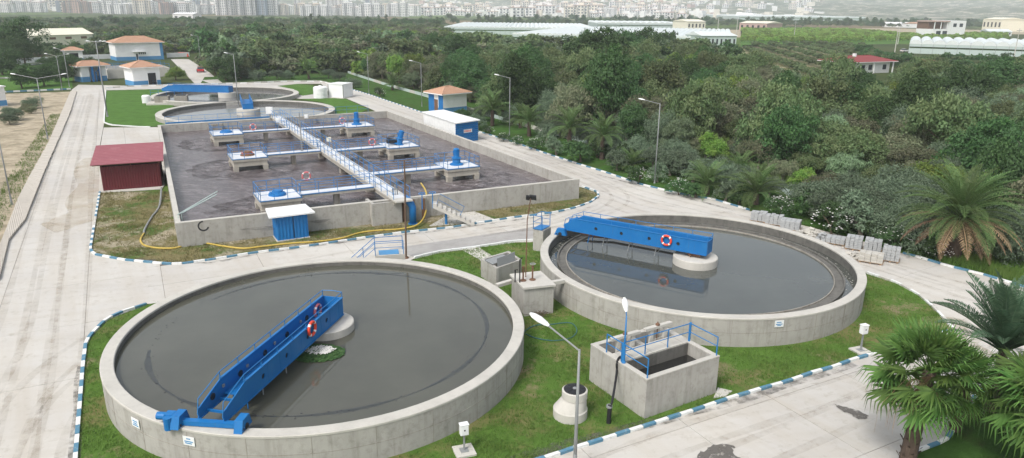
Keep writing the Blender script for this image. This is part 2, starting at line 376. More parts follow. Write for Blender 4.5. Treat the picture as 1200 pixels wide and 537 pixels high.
# roads: dirty bed plus concrete slabs cut with joints
def clip(poly,n,d): # keep n.p<=d
    out=[]
    for i in range(len(poly)):
        a=poly[i];b=poly[(i+1)%len(poly)]; da=n[0]*a[0]+n[1]*a[1]-d; db=n[0]*b[0]+n[1]*b[1]-d
        if da<=0: out.append(a)
        if (da<0<db) or (db<0<da): t_=da/(da-db); out.append((a[0]+(b[0]-a[0])*t_,a[1]+(b[1]-a[1])*t_))
    return out
def area(p): return abs(sum(p[i][0]*p[(i+1)%len(p)][1]-p[(i+1)%len(p)][0]*p[i][1] for i in range(len(p))))/2
def slab_road(name,px,ang,w_,l_,z=.03,org=(0,0),gap=.012,mat='road'):
    poly=P2(px); root=thing(name,None,None,(poly[0][0],poly[0][1],0),kind='structure')
    MB().prism(poly,-.02,z-.018).build('road_bed','joint',root)
    u=(math.cos(ang),math.sin(ang)); v=(-u[1],u[0])
    cu=[(p[0]-org[0])*u[0]+(p[1]-org[1])*u[1] for p in poly]; cv=[(p[0]-org[0])*v[0]+(p[1]-org[1])*v[1] for p in poly]
    ou=org[0]*u[0]+org[1]*u[1]; ov=org[0]*v[0]+org[1]*v[1]; cnt=0
    for i in range(math.floor(min(cu)/l_),math.ceil(max(cu)/l_)):
        q=clip(clip(poly,u,ou+(i+1)*l_-gap),(-u[0],-u[1]),-(ou+i*l_+gap))
        if len(q)<3: continue
        for j in range(math.floor(min(cv)/w_),math.ceil(max(cv)/w_)):
            r_=clip(clip(q,v,ov+(j+1)*w_-gap),(-v[0],-v[1]),-(ov+j*w_+gap))
            if len(r_)<3 or area(r_)<.3: continue
            MB().prism(r_,-.01,z+random.uniform(-.003,.003)).build('slab',mat,root); cnt+=1
    return root
la=math.atan2(*(lambda d:(d.y,d.x))(at(85,110)-at(30,262)))
slab_road('concrete_road',[(84,105.5),(124,105),(122,144),(121,150),(114,187),(117,225),(105.5,293),(109,299),(144,306),(175,309),(172,357),(125,375.5),(100,402),(97,430),(93,480),(88,560),(80,640),(-700,640),(-160,420),(0,328),(11,283),(30,259.5),(51,206),(67,169),(82,134)],la,4.6,7.2,org=tuple(at(105,295))[:2])
ma=math.atan2(*(lambda d:(d.y,d.x))(at(600,256)-at(300,297)))
slab_road('concrete_lane',[(144,306),(175,309),(207,311),(250,305),(300,297),(350,291),(425,280),(475,273),(525,268),(600,256),(650,250),(672,245),(692,238),(702,230),(698,262),(632,284),(600,284.5),(565,289.5),(540,293.5),(517,296),(485,303.5),(450,322),(300,340),(172,357)],ma,4.0,6.5,org=tuple(at(300,297))[:2])
ra=math.atan2(*(lambda d:(d.y,d.x))(at(600,167)-at(837,234)))
slab_road('concrete_service_road',[(404,103),(435,112),(455,119),(485,129.3),(545,150),(600,167),(637,180),(675,192),(712,203.7),(750,217),(800,228.7),(837,234.7),(870,245),(895,252.5),(1000,280),(1060,298),(1112,313.5),(1150,322.5),(1200,337.5),(1600,452),(1600,640),(1300,470),(1118,387),(1100,368),(1090,358),(1075,345.5),(1050,332),(1016,320.5),(900,310),(760,290),(698,262),(702,230),(699,225),(680,219.5),(640,212),(560,176),(500,152),(455,134.5),(440,130.5),(432,126.8),(404,114.8),(385,108),(376,98)],ra,5.0,6.0,org=tuple(at(870,245))[:2])
lo=math.atan2(*(lambda d:(d.y,d.x))(at(975,432)-at(712,515)))
slab_road('concrete_apron',[(560,562),(600,550),(645,537),(670,528),(712,515),(762,499),(812,483),(850,470),(900,455),(925,448),(950,439),(975,432),(1000,423),(1060,405),(1118,387),(1300,470),(1600,640),(1600,800),(500,700)],lo,5.0,5.2,org=tuple(at(905,468))[:2])
slab_road('shed_forecourt',[(121.5,149.8),(184,149.3),(200,156),(200,196),(190,218),(121,226),(116,226),(115,187)],la,5,5,z=.026)
slab_road('crossing_road',[(84,105.5),(92,99.5),(160,101),(230,100),(289,98),(330,96.5),(376,96.2),(404,103),(376,98.3),(350,98.4),(325,100.8),(345,105),(340,109),(355,112.4),(371,110.2),(385,112),(404,115.2),(352,116.2),(330,113),(216,106),(190,104.4),(124,106)],0,5,8)
slab_road('approach_road',[(230,100),(200,69.5),(221,69.5),(244,84),(262,98.6)],R(125),5,8)
sheetpoly('worn_asphalt_patch',[(455,292.5),(600,271),(627,266),(628,281),(600,283.2),(565,288),(540,292),(517,294.6),(485,301.5)],.045,'patch',.004)
sheetpoly('garden_path',[(540,293),(561,290.5),(580,303),(590,312),(573,314),(560,304)],.07,'palec',.05)
def m_marks(name,c,lo_,hi_,amt,scale=3,stretch=None,rotz=0):
    t=NT(name); f=t.mul(t.ramp(t.noise(scale,6,.7,stretch=stretch,rotz=rotz),lo_,hi_),amt); t.b.inputs['Base Color'].default_value=(*c,1); t.b.inputs['Roughness'].default_value=.9
    tr=t.n('ShaderNodeBsdfTransparent'); mx=t.n('ShaderNodeMixShader'); t.l(f,mx.inputs[0]); t.l(tr.outputs[0],mx.inputs[1]); t.l(t.b.outputs[0],mx.inputs[2]); t.l(mx.outputs[0],t.o.inputs[0]); return t.m
M['tyre']=m_marks('tyre_dust',(.33,.28,.21),.35,.8,.26,.8); M['sand']=m_marks('washed_sand',(.47,.38,.25),.30,.8,.5,.5); M['damp']=m_marks('dark_damp_stain',(.13,.12,.105),.42,.66,.7,1.3)
def track(px,gauge=1.5,w_=.32,z=.043,mat='tyre'):
    pts=smooth_line([at(x,y) for x,y in px],8); mb=MB()
    for s_ in ((-1,1) if gauge else (0,)):
        vs=[]
        for i,p in enumerate(pts):
            d=(pts[min(i+1,len(pts)-1)]-pts[max(i-1,0)]).normalized(); n_=Vector((-d.y,d.x,0)); c=p+n_*s_*gauge/2; ww=w_*(.7+.5*abs(math.sin(i*.37+s_)))/2
            vs+=[(c.x-n_.x*ww,c.y-n_.y*ww,z),(c.x+n_.x*ww,c.y+n_.y*ww,z)]
        mb.add(vs,[(2*i,2*i+1,2*i+3,2*i+2) for i in range(len(pts)-1)])
    return single(mb,'tyre_mark',mat,None,None,kind='structure')
for k,px in enumerate(([(20,620),(60,500),(115,440),(210,385),(330,338),(450,312)],[(-30,600),(30,470),(120,395),(250,340),(380,305),(520,284),(650,262),(700,245)],[(10,560),(40,430),(60,300),(80,200),(104,112)],[(60,600),(75,430),(90,300),(98,200),(112,110)],[(-100,560),(10,400),(48,260),(80,160),(98,112)],
    [(560,272),(660,262),(720,242),(722,225),(690,208),(640,190),(560,163)],[(1180,350),(1060,318),(940,278),(860,255),(760,240),(690,214),(600,178),(500,143)],[(1300,395),(1130,345),(1030,312),(900,265),(800,240),(730,220),(640,186),(540,152)],[(640,590),(760,530),(900,482),(1040,440),(1200,380)],[(700,640),(820,560),(960,500),(1120,430),(1300,385)],[(800,262),(740,248),(700,236),(650,258),(560,275)],[(130,108),(240,102),(330,99.5),(400,108),(470,130),(540,155)])):
    track(px,1.6,.38,.042+.0012*k)
track([(112,185),(108,215),(100,245),(80,262),(55,268)],0,3.2,.058,'sand'); track([(1100,372),(1115,385),(1125,400),(1140,420)],0,2.2,.059,'sand'); track([(1012,330),(1090,352)],0,.01,.06,'sand') if False else None
track([(395,262),(420,300)],0,.01,.06) if False else None
for px,w_ in (([(600,540),(700,512),(800,488),(905,458),(1000,427)],.55),([(160,304),(240,309),(300,299),(430,281),(530,269),(650,252)],.35),([(700,205),(760,221),(860,247)],.4),([(95,430),(91,480),(86,560)],.4),([(1085,352),(1100,368),(1115,382)],.35)): track(px,0,w_,.061,'damp')
def blot(px,mat='damp',seed=1,z=.064):
    g=random.Random(seed); q=[at(x,y) for x,y in px]; pts=[]
    for i in range(len(q)):
        a,b=q[i],q[(i+1)%len(q)]; k=max(3,int((b-a).length/.12))
        for j in range(k): p=a.lerp(b,j/k); pts.append((p.x+g.gauss(0,.045),p.y+g.gauss(0,.045)))
    mb=MB(); tri=tessellate_polygon([[Vector((p[0],p[1],0)) for p in pts]]); mb.add([(p[0],p[1],z) for p in pts],[tuple(t3) for t3 in tri]); o=single(mb,'damp_patch',mat,None,None,kind='structure'); return o
M['blot']=m_marks('dark_mortar_patch',(.12,.11,.098),.30,.50,.9,4)
blot([(976,475),(988,477),(1004,482),(1017,489),(1015,493),(1006,493),(996,487),(985,482)],'blot',1); blot([(812,541),(822,530),(835,524),(850,521),(861,524),(858,531),(872,541)],'blot',2); # channel covered by slabs along the left road
sroot=thing('covered_channel',None,None,tuple(at(51,206)),kind='structure')
Lp=[at(x,y) for x,y in ((-160,405),(0,290),(9,268),(22,234),(37.5,204),(57,169),(72,134),(83,108))]; Rp=[at(x,y) for x,y in ((-130,440),(0,328),(11,283),(30,259.5),(51,206),(67,169),(82,134),(90,108))]
n_s=0; lenL=[(Rp[i+1]-Rp[i]).length for i in range(len(Rp)-1)]
for i,L in enumerate(lenL):
    k=max(1,int(L/.62))
    for j in range(k):
        a,b=(j+.07)/k,(j+.93)/k; jl=random.uniform(-.05,.05); jr=random.uniform(-.06,.06); h=random.uniform(0,.03)
        p=[Lp[i].lerp(Lp[i+1],a),Rp[i].lerp(Rp[i+1],a),Rp[i].lerp(Rp[i+1],b),Lp[i].lerp(Lp[i+1],b)]
        dx=(p[1]-p[0]).normalized(); p[1]+=dx*jr; p[2]+=dx*jr; p[0]+=dx*jl; p[3]+=dx*jl
        MB().hexa([(q.x,q.y,.05+h) for q in p]+[(q.x,q.y,.22+h) for q in p]).build('cover_slab','stone',sroot)
MB().prism([tuple(p)[:2] for p in Lp]+[tuple(p)[:2] for p in Rp[::-1]],-.02,.06).build('channel_edge','bark',sroot)

# painted kerbs
def kerb(px,first=0,seg=.8,allw=False,grey=None,name='painted_kerb',z0=0,h=.16,cols=('kblue','kwhite')):
    pts=[at(x,y) for x,y in px]; root=thing(name,None,None,tuple(pts[0]),kind='structure'); i=0; pos=0.0; k=first
    total=[0]
    for a,b in zip(pts,pts[1:]): total.append(total[-1]+(b-a).length)
    def pt(s_):
        s_=min(max(s_,0),total[-1])
        for q in range(len(pts)-1):
            if s_<=total[q+1]+1e-6: return pts[q].lerp(pts[q+1],(s_-total[q])/(total[q+1]-total[q]))
        return pts[-1]
    s_=0
    while s_<total[-1]-.1:
        e=min(s_+seg,total[-1]); jit=random.uniform(-.012,.012)
        m_=cols[k%2]
        if grey and grey(s_): m_='kgrey'
        MB().bar(pt(s_+.012),pt(e-.012),.17,z0-.02,h+jit).build('kerb_stone',m_,root); k+=1; s_=e
    return root
kerb([(117,226),(106,293),(110,299),(144,305.5),(175,308.5),(207,311),(250,305),(300,297),(350,291),(425,280),(475,273),(525,268),(600,256),(650,250),(672,245),(692,238),(702,230),(699,225),(682,219.5)],seg=.75,grey=lambda s:9.4<s<12.2)
kerb([(404,102.5),(435,112),(455,119),(485,129),(545,150),(600,166.5),(637,179.5),(675,192),(712,203.5),(750,216.5),(800,228.5),(837,234.5),(870,244.5),(878,247)],seg=.95)
kerb([(1058,297.5),(1075,302),(1112,313.2),(1150,322.2),(1200,337.2),(1290,363.5),(1600,450.5)],seg=.95)
kerb([(620,544),(645,537),(670,528),(712,515),(762,499),(812,483),(850,470),(900,455),(925,448),(950,439),(975,432),(1000,423),(1060,405),(1110,389)],seg=.72)
kerb([(1016,320.5),(1050,332),(1075,345.5),(1090,358),(1100,368),(1116,386)],seg=.9,cols=('kwhite','kgrey'))
kerb([(172,357.5),(140,368),(125,375.5),(110,390),(101,402),(97.5,430),(93.5,480),(89,537),(84,600)],seg=.75)
kerb([(485,303),(517,295.5),(540,293),(565,289.5),(600,284),(632,282)],seg=.8,cols=('kwhite','kwhite'))
kerb([(124,106),(122,144),(130,147),(160,149),(176,149.5)],seg=1.2,cols=('kwhite','kwhite'))
kerb([(230,99.6),(289,98),(330,96),(375,96),(404,102.5)],seg=1.6,cols=('kwhite','kgrey'),h=.3)
kerb([(-60,112),(5,108.5),(83,105)],seg=1.2,h=.3); kerb([(-30,94),(5,92),(93,89.5),(100,95)],seg=1.6,cols=('kwhite','kgrey'),h=.3)
kerb([(124,104),(160,101.5),(230,99.6)],seg=1.5,cols=('kwhite','kgrey'),h=.3)
kerb([(23,76.5),(90,74)],seg=2,cols=('kwhite','kwhite'),h=.35)

# ================================================================ ROUND TANKS
def ring_wall(mb,c,r0,r1,z0,z1,n=120,bev=.03):
    mb.lathe([(r0,z0),(r1,z0),(r1,z1-bev),(r1-bev,z1),(r0+bev,z1),(r0,z1-bev)],n,c,close=True)
def tank(name,label,c,ri,ro,rim,water,wm,pier_r,pier_top,n=120,liner=True):
    c=(c[0],c[1],0); t_=thing(name,label,'tank',c)
    mb=MB(); ring_wall(mb,c,ri,ro,-.3,rim-.004,n); mb.build('wall','concrete',t_,smooth=False)
    mb=MB(); ring_wall(mb,c,ri-.015,ro+.02,rim-.10,rim+.012,n); mb.build('rim','rim',t_)
    MB().lathe([(ri-.012,water-.4),(ri-.012,rim-.1)],n,c).build('wet_lining','wetc',t_)
    if rim>1:
        mb=MB()
        for k in range(26):
            a=2*PI*k/26+.07; X=Matrix.Translation(c)@Matrix.Rotation(a,4,'Z'); mb.x=X; mb.box(ro-.012,ro+.006,-.012,.012,0,rim-.11)
        mb.x=None; mb.lathe([(ro-.004,.86),(ro+.007,.865),(ro+.007,.885),(ro-.004,.89)],n,c); mb.build('formwork_joint','oldconc',t_,kind='stuff')
    MB().disc(c,ri-.005,water,n).build('water_surface',wm,t_)
    mb=MB(); mb.lathe([(0,water-.3),(pier_r,water-.3),(pier_r,pier_top-.04),(pier_r-.04,pier_top),(0,pier_top)],48,c); mb.build('centre_pier','palec',t_)
    return t_
C1=(-9.77,34.69); C2=(12.6,46.48)
T1=tank('settling_tank','nearest large round concrete tank with still brown water and blue bridge at lower left',C1,9.9,10.46,1.75,1.42,'water1',1.45,1.85)
T2=tank('settling_tank','round concrete tank on the right with clear grey water and ringed channel inside wall',C2,10.1,10.62,1.75,1.12,'water2',1.5,1.68)
c2=(C2[0],C2[1],0)
mb=MB(); ring_wall(mb,c2,9.36,9.48,.9,1.27,120,.01); mb.build('channel_outer_wall','wetc',T2)
mb=MB(); ring_wall(mb,c2,8.80,8.86,.9,1.22,120,.01); mb.build('weir_wall','oldconc',T2)
mb=MB(); ring_wall(mb,c2,8.86,9.36,.9,1.135,120,.001); mb.build('channel_floor','wetc',T2)
mb=MB(); ring_wall(mb,c2,8.3,8.34,.95,1.2,120,.005); mb.build('scum_baffle','black',T2) if False else None
# foam and scum in the outer moat of the second tank
mb=MB()
for i in range(160):
    a=random.uniform(-.25*PI,.45*PI) if i%3 else random.uniform(.8*PI,1.25*PI); r_=random.uniform(9.55,10.0); x=C2[0]+r_*math.cos(a); y=C2[1]+r_*math.sin(a); s_=random.uniform(.015,.05)
    mb.lathe([(s_,0),(s_*.6,s_*.1),(0,s_*.12)],6,(x,y,1.121))
mb.build('foam_fleck','palec',T2,kind='stuff')
C3=tuple(at(291,129.5,.75))[:2]; C4=tuple(at(266,110,.75))[:2]
T3=tank('settling_tank','round tank behind the long basin with a short blue trough over its pale water',C3,13.3,14.3,.75,.12,'water3',1.9,1.05,96)
T4=tank('settling_tank','farthest round tank crossed by a long blue bridge beside the lawn',C4,12.9,13.9,.75,.1,'water3',1.7,1.05,96)

# ---- travelling bridges
def plate(mb,outer,holes,y,th):
    polys=[[Vector((p[0],p[1],0)) for p in outer]]+[[Vector((p[0],p[1],0)) for p in h] for h in holes]
    flat=[p for q in polys for p in q]; tri=tessellate_polygon(polys); n=len(flat)
    vs=[(p.x,y-th/2,p.y) for p in flat]+[(p.x,y+th/2,p.y) for p in flat]; fs=[]
    for t3 in tri: fs.append(tuple(t3)); fs.append(tuple(i+n for i in reversed(t3)))
    o=0
    for q in polys:
        k=len(q)
        for i in range(k): a=o+i;b=o+(i+1)%k; fs.append((a,b,b+n,a+n))
        o+=k
    mb.add(vs,fs)
def ngon(cx,cy,r,n=10): return [(cx+r*math.cos(2*PI*k/n),cy+r*math.sin(2*PI*k/n)) for k in range(n)]
def rail_run(mb,pts,h=1.0,step=1.5,r=.022,mid=True,ends=True):
    pts=[Vector(p) for p in pts]
    for a,b in zip(pts,pts[1:]):
        L=(b-a).length; k=max(1,round(L/step))
        mb.tube([a+Vector((0,0,h)),b+Vector((0,0,h))],r,5)
        if mid: mb.tube([a+Vector((0,0,h*.52)),b+Vector((0,0,h*.52))],r*.8,5)
        for i in range(k+1):
            p=a.lerp(b,i/k); mb.tube([p,p+Vector((0,0,h))],r*1.1,5)
def bridge(label,C,rimpt,L,zb,W=.56,H=.93,taper=1.6,back=.9,holes=(1.0,3.0,5.0,7.0,9.0),railh=.32,detail=True,gr=None):
    root=thing('scraper_bridge',label,'bridge',(C[0],C[1],zb)); X=frame((C[0],C[1],zb),rimpt)
    out=[(-back,0),(L,0),(L,H*.45),(L-taper,H),(-back,H)]
    for s_ in (-1,1):
        mb=MB(X); plate(mb,out,[ngon(h,H*.5,.13) for h in holes if h<L-1],s_*W,.05)
        mb.box(-back,L,s_*W-.07,s_*W+.07,-.03,.012); mb.bar((-back,s_*W),(L-taper,s_*W),.12,H-.005,H+.03)
        g_o=mb.build('girder','blue',root)
        mb=MB(X)
        for q in range(int((L-taper)/1.0)): x=-back+.5+q*1.0; mb.box(x,x+.035,s_*W+s_*.026-.008,s_*W+s_*.026+.008,.02,H-.02)
        mb.build('stiffener','blue',g_o,kind='stuff')
    mb=MB(X); mb.box(-back+.03,L-1.7,-W+.03,W-.03,.16,.2)
    for i in range(int((L+back)/.9)): x=-back+.4+i*.9; mb.box(x,x+.07,-W+.03,W-.03,.05,.15)
    mb.build('walkway_floor','blue',root)
    mb=MB(X); mb.box(-back-.03,-back+.02,-W,W,0,H); mb.build('end_plate','blue',root)
    for s_ in (-1,1):
        mb=MB(X); y=s_*W; n=int((L+back)/1.45)
        xs=[-back+(L-taper+back)*i/n for i in range(n+1)]
        for x in xs: mb.tube([(x,y,H),(x,y,H+railh)],.022,5)
        mb.tube([(-back,y,H+railh),(L-taper,y,H+railh),(L-.1,y,H*.45+railh+.1),(L+.05,y,.2)],.022,5)
        mb.build('handrail','rail',root)
    mb=MB(X); mb.tube([(-back,-W,H+railh),(-back-.1,0,H+railh),(-back,W,H+railh)],.022,5); mb.build('end_rail','rail',root)
    if detail:
        K=X@Matrix.Translation((L,0,0))@Matrix.Rotation(R(7),4,'Z')@Matrix.Translation((-L,0,0))
        mb=MB(K); mb.box(L-.05,L+.2,-1.3,1.3,-.18,.02); mb.build('carriage_beam','blue',root)
        for s_ in (-1,1):
            mb=MB(K); y=s_*1.3
            mb.hexa([(L-.42,y-.17,-.22),(L+.5,y-.17,-.22),(L+.5,y+.17,-.22),(L-.42,y+.17,-.22),(L-.25,y-.17,.27),(L+.3,y-.17,.27),(L+.3,y+.17,.27),(L-.25,y+.17,.27)])
            wh=mb.build('wheel_housing','blue',root); mb=MB(K); mb.tube([(L+.05,y-.2,-.12),(L+.05,y+.2,-.12)],.14,14); mb.tube([(L+.3,y-.19,-.12),(L+.3,y+.19,-.12)],.05,8); mb.build('wheel','black',wh)
        mb=MB(K); mb.box(L-.15,L+.2,-1.85,-1.5,-.05,.25); mb.tube([(L+.05,-1.8,.1),(L+.05,-2.2,.1)],.16,12); mb.tube([(L+.32,-1.62,-.3),(L+.32,-1.62,.22)],.17,12); mb.build('drive_motor','blue',root)
        # scraper arms down to the water
        for x in (L-2.0,L-3.2,L-5.2,L-7.2):
            mb=MB(X); mb.tube([(x,-.3,0),(x+.1,-.4,-.8)],.03,5); mb.tube([(x,.3,0),(x+.1,.4,-.8)],.03,5); mb.tube([(x,-.35,-.35),(x,.35,-.35)],.025,5)
            mb.build('scraper_arm','blue' if x>L-3 else 'steel',root)
        mb=MB(X); mb.box(-.45,.45,-.45,.45,-.25,0); mb.tube([(.2,-.6,-.2),(.2,.6,-.2)],.07,8); mb.build('centre_bearing','rust',root)
        for x in (1.6,4.1,6.4,8.2): mb=MB(X); mb.box(x,x+.12,-W+.03,-W+.09,.5,.62); mb.build('bulkhead_light','steel',root)
        for h in holes:  # added dark discs stand in for the shade inside the girder holes
            for s_ in (-1,1): mb=MB(X); mb.tube([(h,s_*(W-.06),H*.5),(h,s_*(W-.03),H*.5)],.15,12); mb.build('hole_dark_disc','dark',root)
    return root,X
def ringbuoy(label,c,ax,col_='orange',r=.33,grp=None):
    root=thing('life_ring',label,'life ring',tuple(c),group=grp)
    MB().torus(c,r,.075,ax,24,8).build('ring',col_,root,smooth=True)
    for k in range(4):
        a=PI/4+k*PI/2; MB().torus(c,r,.081,ax,3,8,a-.16,a+.16).build('white_band','white',root,smooth=True)
    return root
b1n=at(257,491,1.75); B1,X1=bridge('blue travelling bridge reaching over the nearest tank with slanted lower end',C1,b1n,9.95,1.98)
b2n=at(652,268,1.75); B2,X2=bridge('blue travelling bridge crossing the left half of the ringed tank to its pier',C2,b2n,9.9,2.02,taper=1.0,holes=(1.1,3.2,5.3,7.3,8.9))
nrm=lambda X: Vector((X[0][1],X[1][1],0))
ringbuoy('orange life ring hanging on the outer girder of the nearest bridge',X1@Vector((2.75,.70,.8)),nrm(X1))
ringbuoy('orange life ring on the inner rail near the pier end of the nearest bridge',X1@Vector((-.1,-.47,.40)),nrm(X1),'pinkring')
ringbuoy('orange life ring hanging on the girder of the bridge over the ringed tank',X2@Vector((1.9,.70,.6)),nrm(X2))
bridge('long blue bridge plate over the farthest round tank',C4,at(184,108,.75),13.3,1.1,taper=1.5,W=.9,H=1.15,holes=tuple(range(1,13,2)),detail=False)
bridge('short blue trough sloping onto the pier of the tank behind the basin',C3,at(283,108,.75),13.2,1.1,taper=1.5,W=.8,H=.9,detail=False,holes=(3,6,9))
# concrete arm and pier supports of the second tank: submerged scum pipe
mb=MB(X2); mb.tube([(1.0,-1.6,-.72),(6.8,-1.6,-.72),(8.2,-1.0,-.7)],.09,8); mb.tube([(8.2,-1.0,-.7),(9.3,-1.0,-.6)],.09,8)
single(mb,'scum_pipe','rust','dark rusty pipe lying at the water line under the second bridge','pipe')
# triangle scum mark on first pier, floating weed
mb=MB(); cw=at(370,414,1.43)
for i in range(1300):
    a=random.uniform(0,2*PI); r_=math.sqrt(random.random()); x=cw.x+r_*1.4*math.cos(a); y=cw.y+r_*.95*math.sin(a); s_=random.uniform(.05,.12)
    h=random.uniform(.0,.14)*(1.1-r_); ang=random.uniform(0,2*PI); ca,sa=math.cos(ang)*s_,math.sin(ang)*s_
    mb.add([(x-ca,y-sa,1.44+h),(x+sa,y-ca,1.44+h),(x+ca,y+sa,1.46+h),(x-sa,y+ca,1.47+h)],[(0,1,2,3)])
wt=thing('floating_weed','floating dark green weed clump with white flecks beside the nearest bridge','weed',tuple(cw))
mb.build('weed_mass','leaf_dark',wt,kind='stuff')
mb=MB()
for i in range(420):
    a=random.uniform(0,2*PI); r_=math.sqrt(random.random()); x=cw.x+.2+r_*.6*math.cos(a)+random.gauss(0,.08); y=cw.y+.1+r_*.42*math.sin(a)+random.gauss(0,.05); s_=random.uniform(.02,.07)
    mb.add([(x-s_,y,1.55),(x,y-s_,1.56),(x+s_,y,1.6),(x,y+s_,1.58)],[(0,1,2,3)])
mb.build('pale_fleck','petal',wt,kind='stuff')
mb=MB()
for i in range(130):
    a=random.uniform(0,2*PI); r_=8.5+random.gauss(0,.12); s_=random.uniform(.02,.06)
    mb.lathe([(s_,0),(s_*.5,.01),(0,.012)],6,(C1[0]+r_*math.cos(a),C1[1]+r_*math.sin(a),1.421))
mb.build('scum_speck','black',T1,kind='stuff')
M['darkring']=m_water('dark_ring_line',(.030,.033,.032),.3,.4,.02,(.07,.072,.06))  # thin broken ring on the water, darker than the rest
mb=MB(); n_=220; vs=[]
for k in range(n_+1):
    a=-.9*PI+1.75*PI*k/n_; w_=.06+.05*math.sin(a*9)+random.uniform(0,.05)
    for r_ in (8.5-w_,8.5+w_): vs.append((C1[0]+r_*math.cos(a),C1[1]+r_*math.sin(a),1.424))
mb.add(vs,[(2*k,2*k+2,2*k+3,2*k+1) for k in range(n_)]); mb.build('dark_ring_line','darkring',T1)

# access stair at the top of the nearest tank
a_=at(425,302,0); st=thing('access_stair','small blue railed stair landing behind the nearest tank','stair',(a_.x,a_.y,0))
e0=Vector((at(448,300).x,at(448,300).y,0)); _p=at(457,296,1.66); X=frame((_p.x,_p.y,0),at(490,294,1.66))
mb=MB(X); mb.box(-1.0,1.0,-.4,.7,0,1.62); mb.build('landing_block','palec',st)
mb=MB(X); mb.box(-.75,.6,-.3,.6,1.62,1.66); mb.build('landing_plate','wallblue',st)
mb=MB(X)
for i in range(6): mb.box(-1.0-.3*(i+1),-1.0-.3*i,-.3,.6,1.62-.27*(i+1)-.12,1.62-.27*(i+1))
mb.build('step','palec',st)
mb=MB(X)
for y in (-.35,.65):
    mb.tube([(-3.0,y,.9),(-1.0,y,2.6),(.9,y,2.6)],.025,5); mb.tube([(-3.0,y,.45),(-1.0,y,2.15),(.9,y,2.15)],.02,5)
    for x,z0,z1 in ((-2.6,.2,1.24),(-1.8,.9,1.9),(-1.0,1.6,2.6),(.9,1.6,2.6)): mb.tube([(x,y,z0),(x,y,z1)],.025,5)
mb.build('handrail','rail',st)

# ================================================================ AERATION BASIN
QB,QR,QT,QL=[Vector((a,b,0)) for a,b in ((-25.4,51.75),(6.5,67.9),(-19.9,114.6),(-48.7,97.9))]
BT=2.0
BA=thing('aeration_basin','long rectangular concrete basin full of churning brown water','tank',tuple((QB+QR+QT+QL)/4))
def wallseg(a,b,z1=BT,th=.36,name='wall',mat='concrete',parent=BA,capm='rim'):
    d=(b-a).normalized(); nn=Vector((-d.y,d.x,0))
    p=[a,b,b+nn*th,a+nn*th]; mb=MB(); mb.hexa([(q.x,q.y,-.2) for q in p]+[(q.x,q.y,z1-.06) for q in p]); o=mb.build(name,mat,parent)
    p=[a-nn*.012,b-nn*.012,b+nn*(th+.012),a+nn*(th+.012)]; MB().hexa([(q.x,q.y,z1-.06) for q in p]+[(q.x,q.y,z1) for q in p]).build('coping',capm,o); return o
dBR=(QR-QB).normalized(); dRT=(QT-QR).normalized(); dTL=(QL-QT).normalized(); dLB=(QB-QL).normalized()
wallseg(QB+dBR*.36,QR-dBR*.0); wallseg(QR+dRT*.36,QT); wallseg(QT+dTL*.36,QL); wallseg(QL+dLB*.36,QB+Vector((0,0,0)))
MB().prism([tuple(q)[:2] for q in (QB+Vector((.2,.2,0)),QR+Vector((-.2,.1,0)),QT+Vector((0,-.2,0)),QL+Vector((.2,-.1,0)))],.3,.95).build('water_surface','waterA',BA)
# pilasters on the far wall and joints
for u in (.22,.62,.86):
    p=QL.lerp(QT,u); n_=Vector((dTL.y,-dTL.x,0))*-1; X=frame((p.x,p.y,0),QT); mb=MB(X); mb.box(-.9,.9,-.75,-.35,.3,BT-.3); mb.build('outlet_box','oldconc',BA)
# central walkway
wa=at(471,234,2.25); wb=at(323,136.5,2.25); wa.z=0; wb.z=0; XW=frame((wa.x,wa.y,0),wb); LW=(wb-wa).length
WK=thing('basin_walkway','long pale concrete walkway with blue rails down the middle of the basin','walkway',(wa.x,wa.y,2))
mb=MB(XW); mb.box(-.6,LW+.6,-.75,.75,2.16,2.30); mb.build('deck','palec',WK)
mb=MB(XW); mb.box(.4,LW-.4,-.6,-.35,1.75,2.16); mb.box(.4,LW-.4,.35,.6,1.75,2.16); mb.build('beam','bridgec',WK)
n_=18
for i in range(n_):
    x=LW*(i+.5)/n_; mb=MB(XW); mb.box(x-1.1,x+1.1,-.5,.5,2.30,2.325); mb.build('deck_plate','deck',WK)
for i in (1,2,3,4,5):
    x=LW*i/6; mb=MB(XW); mb.box(x-.25,x+.25,-.4,.4,.2,1.76); mb.build('column','oldconc',WK)
for s_ in (-1,1):
    mb=MB(XW); rail_run(mb,[(0,s_*.72,2.3),(LW,s_*.72,2.3)],1.0,1.6,.026); mb.build('handrail','rail',WK)
def local(px): p=XW.inverted()@at(px[0],px[1],2.3); return p.x,p.y
cat_lab={'NL':'nearest left','NR':'nearest right','ML':'middle left','MR':'middle right','FL':'farthest left','FR':'farthest right'}
plats={'NL':((325,228.5),1.7,1.7),'NR':((535,193),1.8,1.8),'ML':((290,182),1.9,1.8),'MR':((467,169.5),2.0,1.9),'FL':((265,155.3),2.0,1.8),'FR':((418,146),2.0,1.9)}
desc={'NL':'concrete aerator platform nearest the blue kiosk with a low blue drive cap','NR':'concrete aerator platform with tall blue motor nearest the right basin corner','ML':'concrete aerator platform on the left with a reddish removed motor base','MR':'concrete aerator platform with leaning blue motor and black gearbox, middle right','FL':'farthest left concrete aerator platform behind the maroon shed side','FR':'farthest right concrete aerator platform with upright blue motor and far grass behind'}
